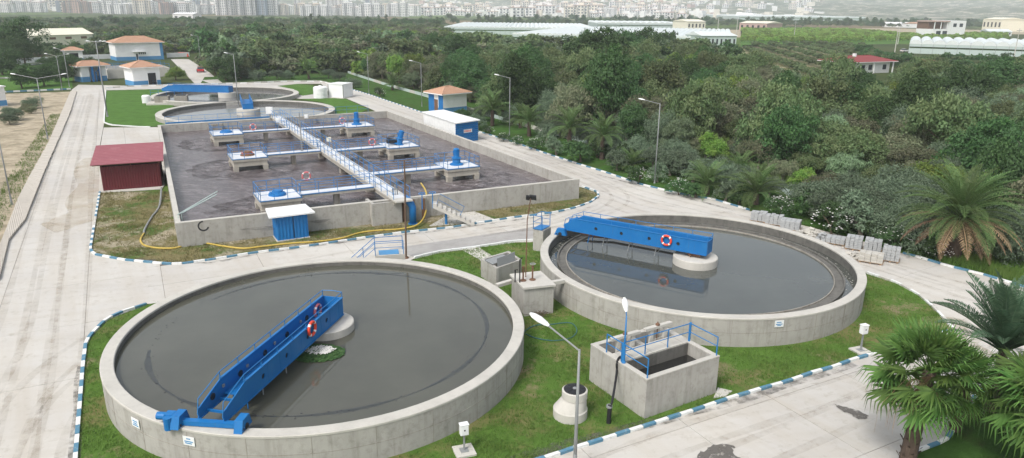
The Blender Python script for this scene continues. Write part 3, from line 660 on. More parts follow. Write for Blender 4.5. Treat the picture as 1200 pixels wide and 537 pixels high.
for k,(px,hx,hy) in plats.items():
    # pixel is platform centre; x along the basin, y across
    x,y=local(px); pc=XW@Vector((x,y,0)); s_=1 if y>0 else -1; X=XW@Matrix.Translation((x,y,0))
    P=thing('aerator_platform',desc[k],'platform',(pc.x,pc.y,2))
    mb=MB(X); mb.box(-hx,hx,-hy,hy,2.0,2.28); mb.build('slab','bridgec',P); mb=MB(X); mb.box(-hx+.05,hx-.05,-hy+.05,hy-.05,2.28,2.30); mb.build('deck_plate','deck',P)
    mb=MB(X); mb.box(-hx-.03,-hx,-hy,hy,2.25,2.33); mb.box(hx,hx+.03,-hy,hy,2.25,2.33); mb.box(-hx,hx,-hy-.03,-hy,2.25,2.33); mb.box(-hx,hx,hy,hy+.03,2.25,2.33); mb.build('kick_board','rail',P)
    mb=MB(X)
    for a in (-1,1):
        mb.box(-hx+.1,hx-.1,a*(hy-.25)-.15,a*(hy-.25)+.15,1.45,2.0); mb.box(a*(hx-.25)-.15,a*(hx-.25)+.15,-hy+.4,hy-.4,1.46,2.0)
    mb.build('edge_beam','bridgec',P)
    for a in (-1,1):
        for b in (-1,1):
            mb=MB(X); xx,yy=a*(hx-.3),b*(hy-.3); mb.hexa([(xx-.17,yy-.17,.2),(xx+.17,yy-.17,.2),(xx+.17,yy+.17,.2),(xx-.17,yy+.17,.2),(xx-.28,yy-.28,1.5),(xx+.28,yy-.28,1.5),(xx+.28,yy+.28,1.5),(xx-.28,yy+.28,1.5)]); mb.build('leg','bridgec',P)
    # gangway from the walkway
    ga=.75*s_; gb=y-hy*s_; lo_,hi=min(ga,gb),max(ga,gb); xo=-.25
    mb=MB(X); mb.box(xo-.6,xo+.6,lo_-y,hi-y,2.02,2.29); mb.build('gangway','bridgec',P)
    mb=MB(X); mb.box(xo-.56,xo+.56,lo_-y+.02,hi-y-.02,2.29,2.31); mb.build('gangway_plate','deck',P)
    mb=MB(X); mb.box(xo-.63,xo-.6,lo_-y,hi-y,2.24,2.33); mb.box(xo+.6,xo+.63,lo_-y,hi-y,2.24,2.33); mb.build('kick_board','rail',P)
    ym=(lo_+hi)/2-y; mb=MB(X); mb.box(xo-.2,xo+.2,ym-.25,ym+.25,.2,2.02); mb.build('column','oldconc',P)
    mb=MB(X); z=2.29
    for e in (-1,1): rail_run(mb,[(xo+.58*e,ga-y,z),(xo+.58*e,gb-y,z)],1.0,1.5,.024)
    mb.build('gangway_rail','rail',P)
    mb=MB(X); e=s_
    rail_run(mb,[(xo-.58,-e*hy+.0,z),(-hx+.06,-e*(hy-.06),z),(-hx+.06,e*(hy-.06),z),(hx-.06,e*(hy-.06),z),(hx-.06,-e*(hy-.06),z),(xo+.58,-e*hy,z)],1.0,1.3,.025)
    mb.build('platform_rail','rail',P)
    if k in('NL','ML'):
        A=thing('aerator_drive','low flat blue drive cap on the platform nearest the kiosk' if k=='NL' else 'bare reddish motor base on the middle left platform','aerator',(pc.x,pc.y,2.3))
        MB(X).lathe([(0,0),(.75,0),(.7,.18),(.45,.30),(.42,.42),(0,.46)],20,(0,0,2.3)).build('base','blue' if k=='NL' else 'rust',A)
        mb=MB(X)
        for q in range(6): a=q*PI/3; mb.tube([(.6*math.cos(a),.6*math.sin(a),2.4),(.6*math.cos(a),.6*math.sin(a),2.65)],.04,5)
        mb.build('bolt','blue' if k=='NL' else 'orange',A,kind='stuff')
    elif k in('NR','FR','MR'):
        A=thing('aerator_motor',{'NR':'tall blue upright aerator motor on the nearest right platform','FR':'blue upright aerator motor on the farthest right platform','MR':'blue aerator motor tipped over its black gearbox on the middle right platform'}[k],'motor',(pc.x,pc.y,2.3))
        tl=Matrix.Translation((0,0,2.3))@Matrix.Rotation(R(16) if k=='MR' else 0,4,'X')@Matrix.Translation((0,0,-2.3))
        MB(X@tl).lathe([(0,0),(.7,0),(.7,.10),(.42,.22),(.40,.65),(.5,.68),(.5,.76),(.33,.8)],20,(0,0,2.3)).build('gearbox','blue',A)
        MB(X@tl).lathe([(.32,.78),(.32,.9),(.29,.92),(.29,1.5),(.32,1.52),(.32,1.62),(.2,1.7),(0,1.72)],20,(0,0,2.3)).build('motor_body','blue',A)
        mb=MB(X@tl)
        for q in range(14): a=q*2*PI/14; ca,sa=math.cos(a),math.sin(a); mb.box(.29*ca-.015,.29*ca+.015,.29*sa-.03,.29*sa+.03,3.25,3.76)
        mb.build('cooling_fin','blue',A,kind='stuff')
        mb=MB(X@tl); mb.box(.29,.5,-.17,.17,3.4,3.7); mb.build('terminal_box','blue',A)
        if k=='MR':
            mb=MB(X); mb.tube([(0,1.9*s_*0+.2,2.62),(0,1.35,2.9)],[.28,.36],12); mb.build('black_gearbox','black',A)
    if k=='FL':
        A=thing('aerator_drive','low dark blue drive cap on the farthest left platform','aerator',(pc.x,pc.y,2.3)); MB(X).lathe([(0,0),(.8,0),(.7,.2),(.35,.35),(0,.4)],20,(0,0,2.3)).build('base','blue',A)
M['foam']=m_marks('aerator_foam',(.42,.38,.38),.46,.72,.55,1.6); M['churn']=m_marks('dark_churn',(.045,.036,.036),.40,.70,.6,.7)
for i,(k,(px,hx,hy)) in enumerate(plats.items()):
    x,y=local(px); pc=XW@Vector((x,y,0)); g=random.Random(i)
    for mt,r0,zz in (('churn',5.2,.956),('foam',4.2,.962)):
        mb=MB(); mb.add([(pc.x+r0*(1+.25*g.random())*math.cos(2*PI*q/40),pc.y+r0*(1+.25*g.random())*math.sin(2*PI*q/40),zz+.0007*i) for q in range(40)],[tuple(range(40))]); mb.build('foam_patch' if mt=='foam' else 'churned_water',mt,BA)
axw=Vector((XW[0][0],XW[1][0],0))
for px,lab,mt in (((359,206.5),'faded pink life ring on the rail beside the nearest left platform','pinkring'),((436,166.5),'orange and white life ring on the rail before the leaning motor','pinkring'),
              ((296.5,149),'faded red life ring on the far left gangway rail','pinkring'),((401,141.5),'faded pink life ring beside the farthest right motor','pinkring')):
    p=at(px[0],px[1],3.0); ringbuoy(lab,(p.x,p.y,3.0),axw,mt,.36)
# small boxes and signs on the walkway rails
for px,mt,lab,h in (((385.5,164),'cream','small yellow sign on the rail past the walkway crossing',.5),((372,166),'white','white round lamp box on the central walkway',.5),((326,142),'white','white control panel at the far left rail of walkway',.6),((359,137),'white','white control panel on the far wall rail',.5),((316,132),'white','large white cabinet at the far end of the walkway',1.0)):
    p=at(px[0],px[1],2.9); X=frame((p.x,p.y,0),(p.x+1,p.y)); s=thing('switch_cabinet',lab,'panel',(p.x,p.y,2.9))
    mb=MB(X); mb.box(-h/2,h/2,-.12,.12,2.7,2.7+h); mb.build('cabinet',mt,s); mb=MB(X); mb.box(-.04,.04,-.03,.03,2.0,2.7); mb.build('post','steel',s)
    mb=MB(X); mb.box(-h*.38,h*.38,-.135,-.12,2.78,2.64+h); mb.build('door','white' if mt=='white' else 'cream',s)
# perimeter rail on the far wall
FRL=thing('basin_far_rail','thin blue guard rail standing on the far basin wall','railing',(QL.x,QL.y,BT))
mb=MB(); o_=Vector((0,0,BT)); qa=QL+dTL*-1.0; rail_run(mb,[QL+(QT-QL)*.03+o_,QL+(QT-QL)*.90+o_],1.05,1.7,.022); mb.build('handrail','rail',FRL)
mb=MB(); a_=QL.lerp(QT,.02); b_=QL.lerp(QT,.45); mb.bar((a_.x,a_.y+.9),(b_.x,b_.y+.9),.25,BT-.02,BT+.16); mb.build('blue_kick_beam','rail',FRL)
# a thin air pipe bent over the left basin wall, and the bent outlet on the corner
p=at(209,256,2.0); q=at(228,222,2.0); s=thing('air_pipe','thin pale green pipes sticking out over the left basin wall','pipe',tuple(p))
for d in (0,.35):
    MB().tube([(p.x+d*.3,p.y+d,1.0),(p.x+d*.3,p.y+d,2.3),(p.x+1.3+d,p.y+4.6-d*3,3.0)],.05,6).build('pipe','ghside',s)
p=at(238,262,2.05); mb=MB(); mb.torus((p.x,p.y,1.85),.35,.06,(.35,-1,.1),14,6,-.5*PI,.9*PI); single(mb,'hose_loop','black','black hose loop hanging over the near basin wall','hose')

# inlet works in front of the basin: box, rust-streaked pipes, blue bend, stair
u=dBR; v=Vector((-u.y,u.x,0))
pa=at(437,266,0); X=frame((pa.x,pa.y,0),pa+u)
IW=thing('inlet_chamber','plain concrete chamber built against the near basin wall','chamber',tuple(pa))
ln=(at(498,262,0)-pa).length
mb=MB(X); mb.box(0,2.6,0,.25,0,1.98); mb.box(0,.25,.25,2.0,0,1.98); mb.box(2.35,2.6,.25,2.0,0,1.98); mb.box(.25,2.35,.25,2.0,0,.8); mb.build('wall','concrete',IW)
mb=MB(X); mb.box(2.6,5.0,.35,.6,0,1.95); mb.build('wing_wall','oldconc',IW)
for x in (2.75,3.55,4.5): mb=MB(X); mb.box(x,x+.28,.26,.36,0,1.9); mb.build('rust_streaked_rib','rust',IW)
mb=MB(X); mb.box(2.1,2.2,.9,1.0,1.9,2.9); mb.box(2.5,2.6,.9,1.0,1.9,2.9); mb.box(2.1,2.6,.9,1.0,2.8,2.9); mb.tube([(2.35,.95,1.9),(2.35,.95,3.2)],.04,6); mb.build('sluice_gate','steel',IW)
p=at(484,263,0); X2_=frame((p.x,p.y,0),p+u)
BPp=thing('blue_pipe','thick blue pipe bending up beside the inlet chamber','pipe',tuple(p))
pts=[(0,0,0),(0,0,1.55)]+[(-.0-.35*math.sin(a)*.6,.45*(1-math.cos(a)),1.55+.5*math.sin(a)) for a in (.3,.7,1.1,1.57)]+[(-.2,1.4,2.05)]
MB(X2_).tube(pts,.30,18).build('pipe','blue',BPp,smooth=True); MB(X2_).lathe([(.4,0),(.4,.08),(0,.08)],18,(0,0,.04)).build('flange','blue',BPp)
p=at(506,240,2.0); mb=MB(); 
VS=thing('valve_stand','pair of thin blue valve wheels above the basin wall','valve',(p.x,p.y,2))
for d in (0,.7): 
    x,y=p.x-.8+d*1.2,p.y+d*.5; mb=MB(); mb.tube([(x,y,1.6),(x,y,2.95)],.045,6); mb.torus((x,y,2.95),.28,.03,(0,0,1),14,5); mb.build('valve','rail',VS)
# stair slab with bent blue rail
s0=at(507,238,2.0); s1=at(556,262,.1); SS=thing('concrete_stair','pale concrete stair climbing to the near basin wall with bent blue rail','stair',(s1.x,s1.y,0))
s0z=Vector((s0.x,s0.y,0)); s1z=Vector((s1.x,s1.y,0)); X=frame((s0z.x,s0z.y,0),s1z); Ls=(s1z-s0z).length
mb=MB(X); mb.hexa([(0,-.5,1.7),(Ls,-.5,-.1),(Ls,.5,-.1),(0,.5,1.7),(0,-.5,2.0),(Ls,-.5,.12),(Ls,.5,.12),(0,.5,2.0)]); mb.build('flight_slab','palec',SS)
for i in range(9):
    t_=i/9; mb=MB(X); mb.box(Ls*t_+.02,Ls*(t_+.1),-.48,.48,1.85-1.9*t_,2.03-1.88*t_); mb.build('step','palec',SS)
mb=MB(X); mb.tube([(.3,-.45,1.9),(.6,-.45,2.9),(Ls*.75,-.45,1.75),(Ls*.62,-.45,.8)],.028,5); mb.tube([(.45,-.45,2.4),(Ls*.68,-.45,1.3)],.02,5); mb.build('handrail','rail',SS)
pb=at(523,261,0); pc_=at(570,257,0); mb=MB(); mb.prism(P2([(503,266),(527,252),(556,249),(579,258),(548,263)],.0),0,.1); single(mb,'stair_apron','palec','pale concrete apron at the foot of the basin stair','apron')
p=at(523,264,0); s=thing('blue_hydrant','short blue standpipe beside the striped kerb at stair foot','standpipe',tuple(p)); MB().tube([p,p+Vector((0,0,1.1))],.11,12).build('pipe','rail',s); MB().lathe([(.17,0),(.17,.08),(0,.1)],12,(p.x,p.y,1.1)).build('cap','rail',s)

# ================================================================ HOSES
def hose(px,z,r,mat,label,name='hose'):
    pts=smooth_line([at(x,y,0)+Vector((0,0,z if not isinstance(z,list) else z[i])) for i,(x,y) in enumerate(px)],5)
    return single(MB().tube(pts,r,6),name,mat,label,'hose',smooth=True)
hose([(169,275),(165,283),(170,289.5),(185,292.5),(205,292.5),(222,288),(240,286.8),(260,290),(285,293),(305,291),(340,287),(370,285),(400,281),(420,275),(440,272),(470,270),(490,267),(499,258),(500,246),(494,239)],[.12]*14+[.12,.12,.3,.7,1.6,2.0],.075,'hose','long yellow hose winding over the grass in front of the basin')
hose([(190,226),(187,243),(178,256),(170,270),(169,275)],[.5,.12,.12,.12,.12],.09,'steel','dark grey hose running from the maroon shed to the yellow hose')
hose([(612,397),(616,389),(628,383),(645,382),(668,380),(676,389),(668,398),(648,401),(628,398),(616,393)],.09,.03,'teal','coil of thin green hose lying on the lawn behind the near lamp')
XH=frame(Vector((6.07,28.5,0)),(9.92,30.86)); _q=at(713,497,0)
single(MB().tube(smooth_line([XH@Vector((.6,2.2,2.0)),XH@Vector((.2,2.15,2.14)),XH@Vector((-.08,2.0,1.95)),XH@Vector((-.14,1.9,1.5)),_q+Vector((.12,.05,1.15)),_q+Vector((0,0,.75))],5),.055,6),'hose','black','black hose hanging down the side of the near chamber','hose',smooth=True)
p=at(713,497,0); q=at(713.5,470,.8); s=thing('hose_standpipe','black standpipe at the lower end of the hanging hose','standpipe',tuple(p)); MB().tube([p,p+Vector((0.02,0,.95))],.10,10).build('pipe','black',s); MB().lathe([(.14,0),(.14,.1),(0,.1)],10,(p.x,p.y,.85)).build('collar','steel',s)
p=at(442,537,0); mb=MB(); mb.torus((p.x,p.y,.05),.42,.022,(0,-.3,1),16,5); single(mb,'wire_loop','black','thin black wire loop at the foot of the nearest tank','wire')

# ================================================================ CHAMBERS BETWEEN AND IN FRONT OF THE TANKS
A=Vector((6.07,28.5,0)); X=frame(A,(9.92,30.86)); Hh=2.05; W4=4.55; D4=4.1
CH=thing('outlet_chamber','near open concrete chamber with black water and blue rails beside striped kerb','chamber',tuple(A))
mb=MB(X)
mb.box(0,W4,0,.25,-.1,Hh-.05); mb.box(0,W4,D4-.25,D4,-.1,Hh-.05); mb.box(0,.25,.25,D4-.25,-.1,Hh-.05); mb.box(W4-.25,W4,.25,D4-.25,-.1,Hh-.05); mb.build('wall','concrete',CH)
mb=MB(X); e=.012
mb.box(-e,W4+e,-e,.26,Hh-.05,Hh); mb.box(-e,W4+e,D4-.26,D4+e,Hh-.05,Hh); mb.box(-e,.26,.26,D4-.26,Hh-.05,Hh); mb.box(W4-.26,W4+e,.26,D4-.26,Hh-.05,Hh); mb.build('coping','rim',CH)
mb=MB(X); mb.box(.25,W4-.25,1.85,2.75,1.55,Hh+.01); mb.build('deck_strip','rim',CH)
for xx in (.9,2.0,3.1,4.0): mb=MB(X); mb.box(xx,xx+.02,1.87,2.73,Hh+.008,Hh+.014); mb.build('slab_joint','oldconc',CH)
mb=MB(X); mb.box(2.1,2.35,2.75,D4-.25,.5,Hh-.02); mb.build('partition','concrete',CH)
mb=MB(X); mb.box(.2,W4-.2,.2,D4-.2,.1,1.38); mb.build('black_water','sludge',CH)
mb=MB(X); mb.box(.25,W4-.25,1.80,1.85,1.38,2.0); mb.build('wet_band','wetc',CH)
for x0 in (.65,2.75):
    mb=MB(X); 
    for xx in (x0,x0+.9): mb.box(xx,xx+.2,2.88,3.02,1.4,2.62)
    mb.box(x0-.35,x0+1.4,2.84,3.06,2.62,2.76); mb.box(x0+.12,x0+.9,2.93,2.96,1.3,2.05); g=mb.build('gate_frame','palec',CH)
    mb=MB(X); mb.tube([(x0+.5,2.95,1.9),(x0+.5,2.95,2.95)],.03,6); mb.lathe([(.11,0),(.11,.14),(0,.2)],8,(x0+.5,2.95,2.7)); mb.build('gate_spindle','rust',g)
mb=MB(X)
rail_run(mb,[(.1,.1,Hh),(.1,1.8,Hh),(.1,3.0,Hh)],.95,1.5,.028); rail_run(mb,[(.1,1.9,Hh),(W4-.12,1.9,Hh)],.95,1.6,.028); rail_run(mb,[(W4-.12,1.9,Hh),(W4-.12,.1,Hh)],.95,1.7,.028)
mb.build('handrail','rail',CH)
for xx,yy in ((.1,1.8),(W4-.12,1.9)): mb=MB(X); mb.tube([(xx,yy,Hh),(xx,yy,Hh+1.0)],.06,8); mb.build('rail_post','rail',CH)
mb=MB(); mb.prism(P2([(836,468),(841,456),(858,460),(850,466)]),0,.09); single(mb,'corner_slab','palec','small pale slab at the right foot of the near chamber','slab')
# sampling chamber with two valve stems
def boxpx(name,label,cat,pts,h,mat='concrete',lid='palec',over=.12,lidh=.12,parts=True):
    g=[at(x,y,0) for x,y in pts] # front-left, front-right, back-right(optional)
    a,b,c=g; d=a+(c-b); t_=thing(name,label,cat,tuple(a)); 
    poly=[tuple(q)[:2] for q in (a,b,c,d)]; mb=MB(); mb.prism(poly,-.1,h-lidh); mb.build('wall',mat,t_)
    cen=(a+b+c+d)/4; mb=MB(); mb.prism([tuple(cen+(q-cen)*(1+over))[:2] for q in (a,b,c,d)],h-lidh,h); mb.build('lid',lid,t_)
    return t_,a,b,c,d,cen
t_,a,b,c,d,cen=boxpx('valve_chamber','concrete valve chamber with flat lid and two stems between the round tanks','chamber',[(614,372),(648,368),(632,352)],1.95,over=.10)
for px in ((613,329),(624,328)):
    p=at(px[0],px[1],1.95); MB().lathe([(0,0),(.13,0),(.1,.06),(.05,.08),(.05,.75),(.08,.78),(.08,.9),(0,.95)],10,(p.x,p.y,1.95)).build('valve_stem','rust',t_)
    mb=MB(); mb.lathe([(.2,0),(.2,.04),(0,.04)],10,(p.x,p.y,1.95)); mb.build('valve_base','rust',t_)
p=at(624,328,1.95); mb=MB(); mb.torus((p.x,p.y,2.98),.17,.02,(0,0,1),14,5); mb.tube([(p.x-.17,p.y,2.98),(p.x+.17,p.y,2.98)],.015,4); mb.build('hand_wheel','steel',t_)
mb=MB()
for i in range(46):
    p=at(631+random.gauss(0,6),371+random.gauss(0,2),0); a1=random.uniform(0,PI); l=random.uniform(.2,.5); mb.tube([(p.x-l*math.cos(a1),p.y-l*math.sin(a1)*.5,random.uniform(.05,.35)),(p.x+l*math.cos(a1),p.y+l*math.sin(a1)*.5,random.uniform(.05,.4))],.013,3)
tw=thing('dry_bush','dead brown twiggy bush at the foot of the valve chamber','bush',tuple(at(631,371))); mb.build('twigs','bark',tw,kind='stuff')
g=[at(*q) for q in ((565,326),(582,333),(610,323),(595,314))]; g=[at(563.5,325),at(581.5,337),at(611,326),at(596,315)]
t_=thing('open_chamber','low open concrete chamber with raised grey metal lid behind the nearest tank','chamber',tuple(g[1]))
mb=MB(); h=1.35
for i in range(4):
    a,b=g[i],g[(i+1)%4]; d=(b-a).normalized(); nn=Vector((-d.y,d.x,0)); q=[a,b,b+nn*.2,a+nn*.2]
    mb=MB(); mb.hexa([(k.x,k.y,-.1) for k in q]+[(k.x,k.y,h-.002*i) for k in q]); mb.build('wall','concrete',t_)
cen=sum(g,Vector())/4
mb=MB(); mb.prism([tuple(cen+(q-cen)*.9)[:2] for q in g],.4,.8); mb.build('chamber_floor','wetc',t_)
p=[at(568,305.5,h+.05),at(577,310.5,h+.05),at(599,303,h+.05),at(589,299,h+.05)]; mb=MB(); mb.hexa([(k.x,k.y,k.z) for k in p]+[(k.x,k.y,k.z+.05) for k in p]); mb.build('flat_lid','steel',t_)
p0=at(583,313,h); p1=at(604,306,h); q=[(p0.x,p0.y,h),(p1.x,p1.y,h),(p1.x-.05,p1.y+.1,h+.62),(p0.x-.05,p0.y+.1,h+.55)]; mb=MB(); mb.hexa([q[0],q[1],(q[1][0],q[1][1]+.05,h),(q[0][0],q[0][1]+.05,h),q[3],q[2],(q[2][0],q[2][1]+.05,q[2][2]),(q[3][0],q[3][1]+.05,q[3][2])]); mb.build('raised_lid','steel',t_)
# connecting beams from valve chamber to the tanks
mb=MB(); a=at(582,333,1.5); b=at(600,327.5,1.5); mb.bar(a,b,.3,1.3,1.5); single(mb,'pipe_duct','palec','short flat duct between the nearest tank and the valve chamber','duct')
mb=MB(); a=at(646,331,1.7); b=at(665,328,1.7); mb.bar(a,b,.28,1.56,1.768); single(mb,'pipe_duct','palec','short pale duct from the valve chamber onto the ringed tank rim','duct')
MB().hexa
# platform at the left end of second tank
p=at(641,268,1.75); X=frame((p.x-.1,p.y,0),C2); t_=thing('rim_landing','small concrete landing with blue rails where the second bridge meets its tank rim','landing',(p.x,p.y,0))
mb=MB(X); mb.box(-.75,.1,-.6,.7,0,1.72); mb.build('landing_block','concrete',t_)
mb=MB(X); mb.box(-.8,.0,-.62,.72,1.765,1.80); mb.build('blue_plate','rail',t_)
mb=MB(X); rail_run(mb,[(.0,-.6,1.78),(-.75,-.6,1.78),(-.75,.7,1.78),(.0,.7,1.78)],1.05,1.2,.025); mb.build('handrail','rail',t_)
# manhole cone
p=at(668,488,0); t_=thing('manhole_shaft','pale concrete cone shaped manhole with black lid beside the lamp post','manhole',tuple(p))
MB().lathe([(.78,-.05),(.78,.45),(.74,.5)],32,tuple(p)).build('base_ring','palec',t_); 
mb=MB(); n=32; vs=[];fs=[]
for k in range(n):
    a=2*PI*k/n; vs+= [(p.x+.74*math.cos(a),p.y+.74*math.sin(a),.5),(p.x+.17+.54*math.cos(a),p.y+.54*math.sin(a),1.0)]
for k in range(n): a=k*2;b=((k+1)%n)*2; fs.append((a,b,b+1,a+1))
mb.add(vs,fs); mb.build('cone','palec',t_,smooth=True)
c_=(p.x+.17,p.y,0); MB().lathe([(.54,1.0),(.58,1.01),(.58,1.36),(.54,1.39),(.47,1.39),(.47,1.2),(0,1.2)],32,c_).build('neck_ring','palec',t_)
MB().lathe([(.5,1.34),(.5,1.42),(.36,1.44),(0,1.45)],32,c_).build('black_lid','black',t_)
for q in range(8): a=q*PI/4; mb=MB(); mb.tube([(c_[0]+.16*math.cos(a),c_[1]+.16*math.sin(a),1.455),(c_[0]+.44*math.cos(a),c_[1]+.44*math.sin(a),1.435)],.018,4); mb.build('lid_rib','black',t_)
mb=MB(); mb.lathe([(.1,0),(.08,.03),(0,.03)],10,(c_[0],c_[1],1.45)); mb.build('lid_handle','steel',t_)

# small control boxes on posts
def ctrl(px,py,h,label,base=True,s_=.34):
    p=at(px,py,0); t_=thing('control_box',label,'control box',tuple(p)); X=Matrix.Translation(p)@Matrix.Rotation(R(20),4,'Z')
    if base: mb=MB(X); mb.box(-.42,.42,-.42,.42,0,.14); mb.build('base_slab','palec',t_); mb=MB(X); mb.box(-.17,.17,-.17,.17,.14,.16); mb.build('base_plate','steel',t_)
    mb=MB(X); mb.box(-.035,.035,-.035,.035,.14 if base else 0,h-s_); mb.build('post','steel',t_)
    mb=MB(X); mb.box(-s_*.5,s_*.5,-s_*.35,s_*.35,h-s_,h+.12); c=mb.build('cabinet','white',t_)
    mb=MB(X); mb.box(-s_*.56,s_*.56,-s_*.42,s_*.42,h+.12,h+.15); mb.build('cap','white',t_)
    mb=MB(X); mb.box(-s_*.4,s_*.4,-s_*.35-.012,-s_*.35,h-s_+.05,h+.06); mb.build('door','white',c)
    mb=MB(X); mb.box(-.03,.03,-s_*.35-.025,-s_*.35-.01,h-.13,h-.07); mb.build('lock','black',c)
ctrl(544,531,1.25,'white control box on a post with pale base slab in front of the nearest tank')
ctrl(1008,413,1.5,'white control box on a post at the right foot of the ringed tank',True,.36)
# number plates on the tank walls
def plate_sign(px,py,z,C,label,txt):
    p=at(px,py,z); ang=math.atan2(p.y-C[1],p.x-C[0]); t_=thing('wall_sign',label,'sign',tuple(p)); r_=(Vector((p.x,p.y,0))-Vector((C[0],C[1],0))).length
    X=Matrix.Translation((C[0],C[1],0))@Matrix.Rotation(ang,4,'Z'); rr=10.48 if C==C1 else 10.64
    mb=MB(X); mb.box(rr-.0,rr+.02,-.27,.27,z-.2,z+.2); mb.build('plate','white',t_)
    for i,(w0,zz) in enumerate(txt):
        mb=MB(X); mb.box(rr+.02,rr+.026,-w0,w0*random.uniform(.6,1),z+zz-.025,z+zz+.025); mb.build('text_line','wallblue',t_)
plate_sign(173,489,1.25,C1,'small white plate on the near tank wall left of the bridge wheels',((.18,.08),(.14,-.02),(.2,-.11)))
plate_sign(234,507,1.25,C1,'white notice plate on the near tank wall just below the bridge wheels',((.1,.1),(.2,-.02),(.18,-.1)))
plate_sign(910,377,1.4,C2,'white notice plate on the wall of the ringed tank facing the camera',((.16,.08),(.2,-.03),(.12,-.11)))

# ================================================================ LAMP POSTS
def lamp(b,h,label,arms=((1,),),arm=1.6,rise=.35,post='steel',head='white',r=.07,hs_=1.0,ang=0,group=None,name='street_lamp'):
    b=Vector(b); t_=thing(name,label,'street lamp',tuple(b),group=group)
    MB().lathe([(r*2.2,0),(r*2.2,.05),(r*1.5,.1),(r*1.3,.9),(r*1.1,.95)],10,tuple(b)).build('base',post,t_)
    MB().tube([b,b+Vector((0,0,h*.5)),b+Vector((0,0,h))],[r*1.2,r,r*.7],8).build('pole',post,t_,smooth=True)
    for a in arms:
        d=Vector((math.cos(a),math.sin(a),0)); top=b+Vector((0,0,h-.05))
        MB().tube([top,top+d*arm+Vector((0,0,rise))],r*.55,6).build('arm',post,t_)
        q=top+d*arm+Vector((0,0,rise)); X=Matrix.Translation(q)@Matrix.Rotation(a,4,'Z')@Matrix.Rotation(-math.atan2(rise,arm)*.8,4,'Y')
        k=hs_; mb=MB(X); n=12; vs=[];fs=[]
        prof=[(-.05,.05,.04),(.06,.11,.07),(.30,.155,.10),(.52,.13,.08),(.66,.05,.04)]
        for x,wy,zz in prof:
            for i in range(n): aa=2*PI*i/n; vs.append((x*k,wy*math.cos(aa)*k,(max(math.sin(aa),-.35)*zz)*k))
        for i in range(len(prof)-1):
            for j in range(n): fs.append((i*n+j,(i+1)*n+j,(i+1)*n+(j+1)%n,i*n+(j+1)%n))
        fs+=[tuple(range(n))[::-1],tuple(range(len(vs)-n,len(vs)))]; mb.add(vs,fs); hd=mb.build('lamp_head',head,t_,smooth=True)
        mb=MB(X); mb.box(.1*k,.52*k,-.09*k,.09*k,-.055*k,-.03*k); mb.build('lens','glass',hd)
    return t_
lf=R(170)
lamp(at(673,556),5.5,'tall grey lamp post in the foreground with a large white head turned left',arms=(R(152),),arm=1.35,rise=.75,r=.065,hs_=1.25)
lamp(at(731,424,0),5.0,'blue lamp post standing on the near chamber with a drooping white head',arms=(R(110),),arm=.2,rise=.35,post='rail',r=.05,hs_=1.1) if False else None
pb_=X@Vector((0,0,0))
XA=frame(A,(9.92,30.86)); pl=XA@Vector((.12,1.75,0)); t_=lamp((pl.x,pl.y,Hh),2.35,'thin blue lamp post with white head standing on the near chamber',arms=(R(100),),arm=.1,rise=.28,post='rail',r=.045,hs_=.95)
lamp(at(767,215),8.5,'slender lamp post beside the right road kerb in front of palms',arms=(lf,),r=.058)
lamp(at(597,162),8.5,'lamp post beside the road kerb right of the blue and white long cabin',arms=(lf,),r=.058)
lamp(at(494.5,125),8.0,'lamp post behind the basin on the far side of the service road',arms=(lf,),r=.058)
lamp(at(432.5,110),8.3,'lamp post by the far bend of the service road',arms=(lf,),r=.058)
lamp(at(14,240),8.6,'bare grey pole on the sandy yard at the left edge',arms=(),r=.058)
lamp(at(56,163),8.2,'double armed lamp post on the sandy yard left of the covered channel',arms=(R(175),R(15)),arm=3.0,rise=.5)
lamp(at(73,106),7.2,'double armed lamp post beside the far lawn left of the small blue building',arms=(R(170),R(0)),arm=2.2,rise=.4)
lamp(at(81.5,102),8.0,'single armed lamp post near the gate hut',arms=(R(165),),arm=2.0,rise=.4)
lamp(at(126,137),12,'tall mast with several lamp heads at the corner of the far lawn',arms=(R(180),R(90),R(0),R(-60)),arm=1.0,rise=.1,r=.1)
lamp(at(280,128),9.6,'lamp post between the two far round tanks',arms=(R(180),),arm=1.0,rise=.2)
lamp(at(236,79),9,'lamp post beside the red car on the approach road',arms=(R(180),),arm=1.5,rise=.3)
lamp(at(1052,82),11,'far pole standing beyond the red roofed farmhouse',arms=(),r=.12) if False else None
p=at(617,325,1.95); t_=thing('floodlight_pole','thin leaning pole with black floodlights on the valve chamber','floodlight',tuple(p))
p2=Vector((p.x-.25,p.y,7.4)); q=Vector((p.x-.05,p.y+.05,1.95)); MB().tube([q,Vector((q.x+.04,q.y,5.6)),Vector((q.x+.22,q.y,6.95))],[.04,.035,.03],6).build('pole','rust',t_)
for dx,dy in ((-.16,0),(.05,.1),(.25,0)): mb=MB(); mb.hexa([(q.x+.2+dx-.11,q.y+dy-.08,6.88),(q.x+.2+dx+.11,q.y+dy-.08,6.84),(q.x+.2+dx+.11,q.y+dy+.06,6.92),(q.x+.2+dx-.11,q.y+dy+.06,6.96),(q.x+.2+dx-.1,q.y+dy-.1,7.10),(q.x+.2+dx+.1,q.y+dy-.1,7.06),(q.x+.2+dx+.1,q.y+dy+.03,7.13),(q.x+.2+dx-.1,q.y+dy+.03,7.16)]); mb.build('floodlight','black',t_)
for k,(px,py) in enumerate(((609,331),(603.5,338))):
    p=at(px,py,1.95 if k==0 else 1.5); p.z=1.9; t_=thing('steel_bollard_pipe','short bent black pipe beside the valve stems' if k==0 else 'short dark rod standing at the duct by the nearest tank','pipe',tuple(p)); MB().tube([p,p+Vector((0,0,1.5 if k==0 else .8)),p+Vector((.15,0,1.65 if k==0 else .8))],.045,6).build('pipe','black',t_)
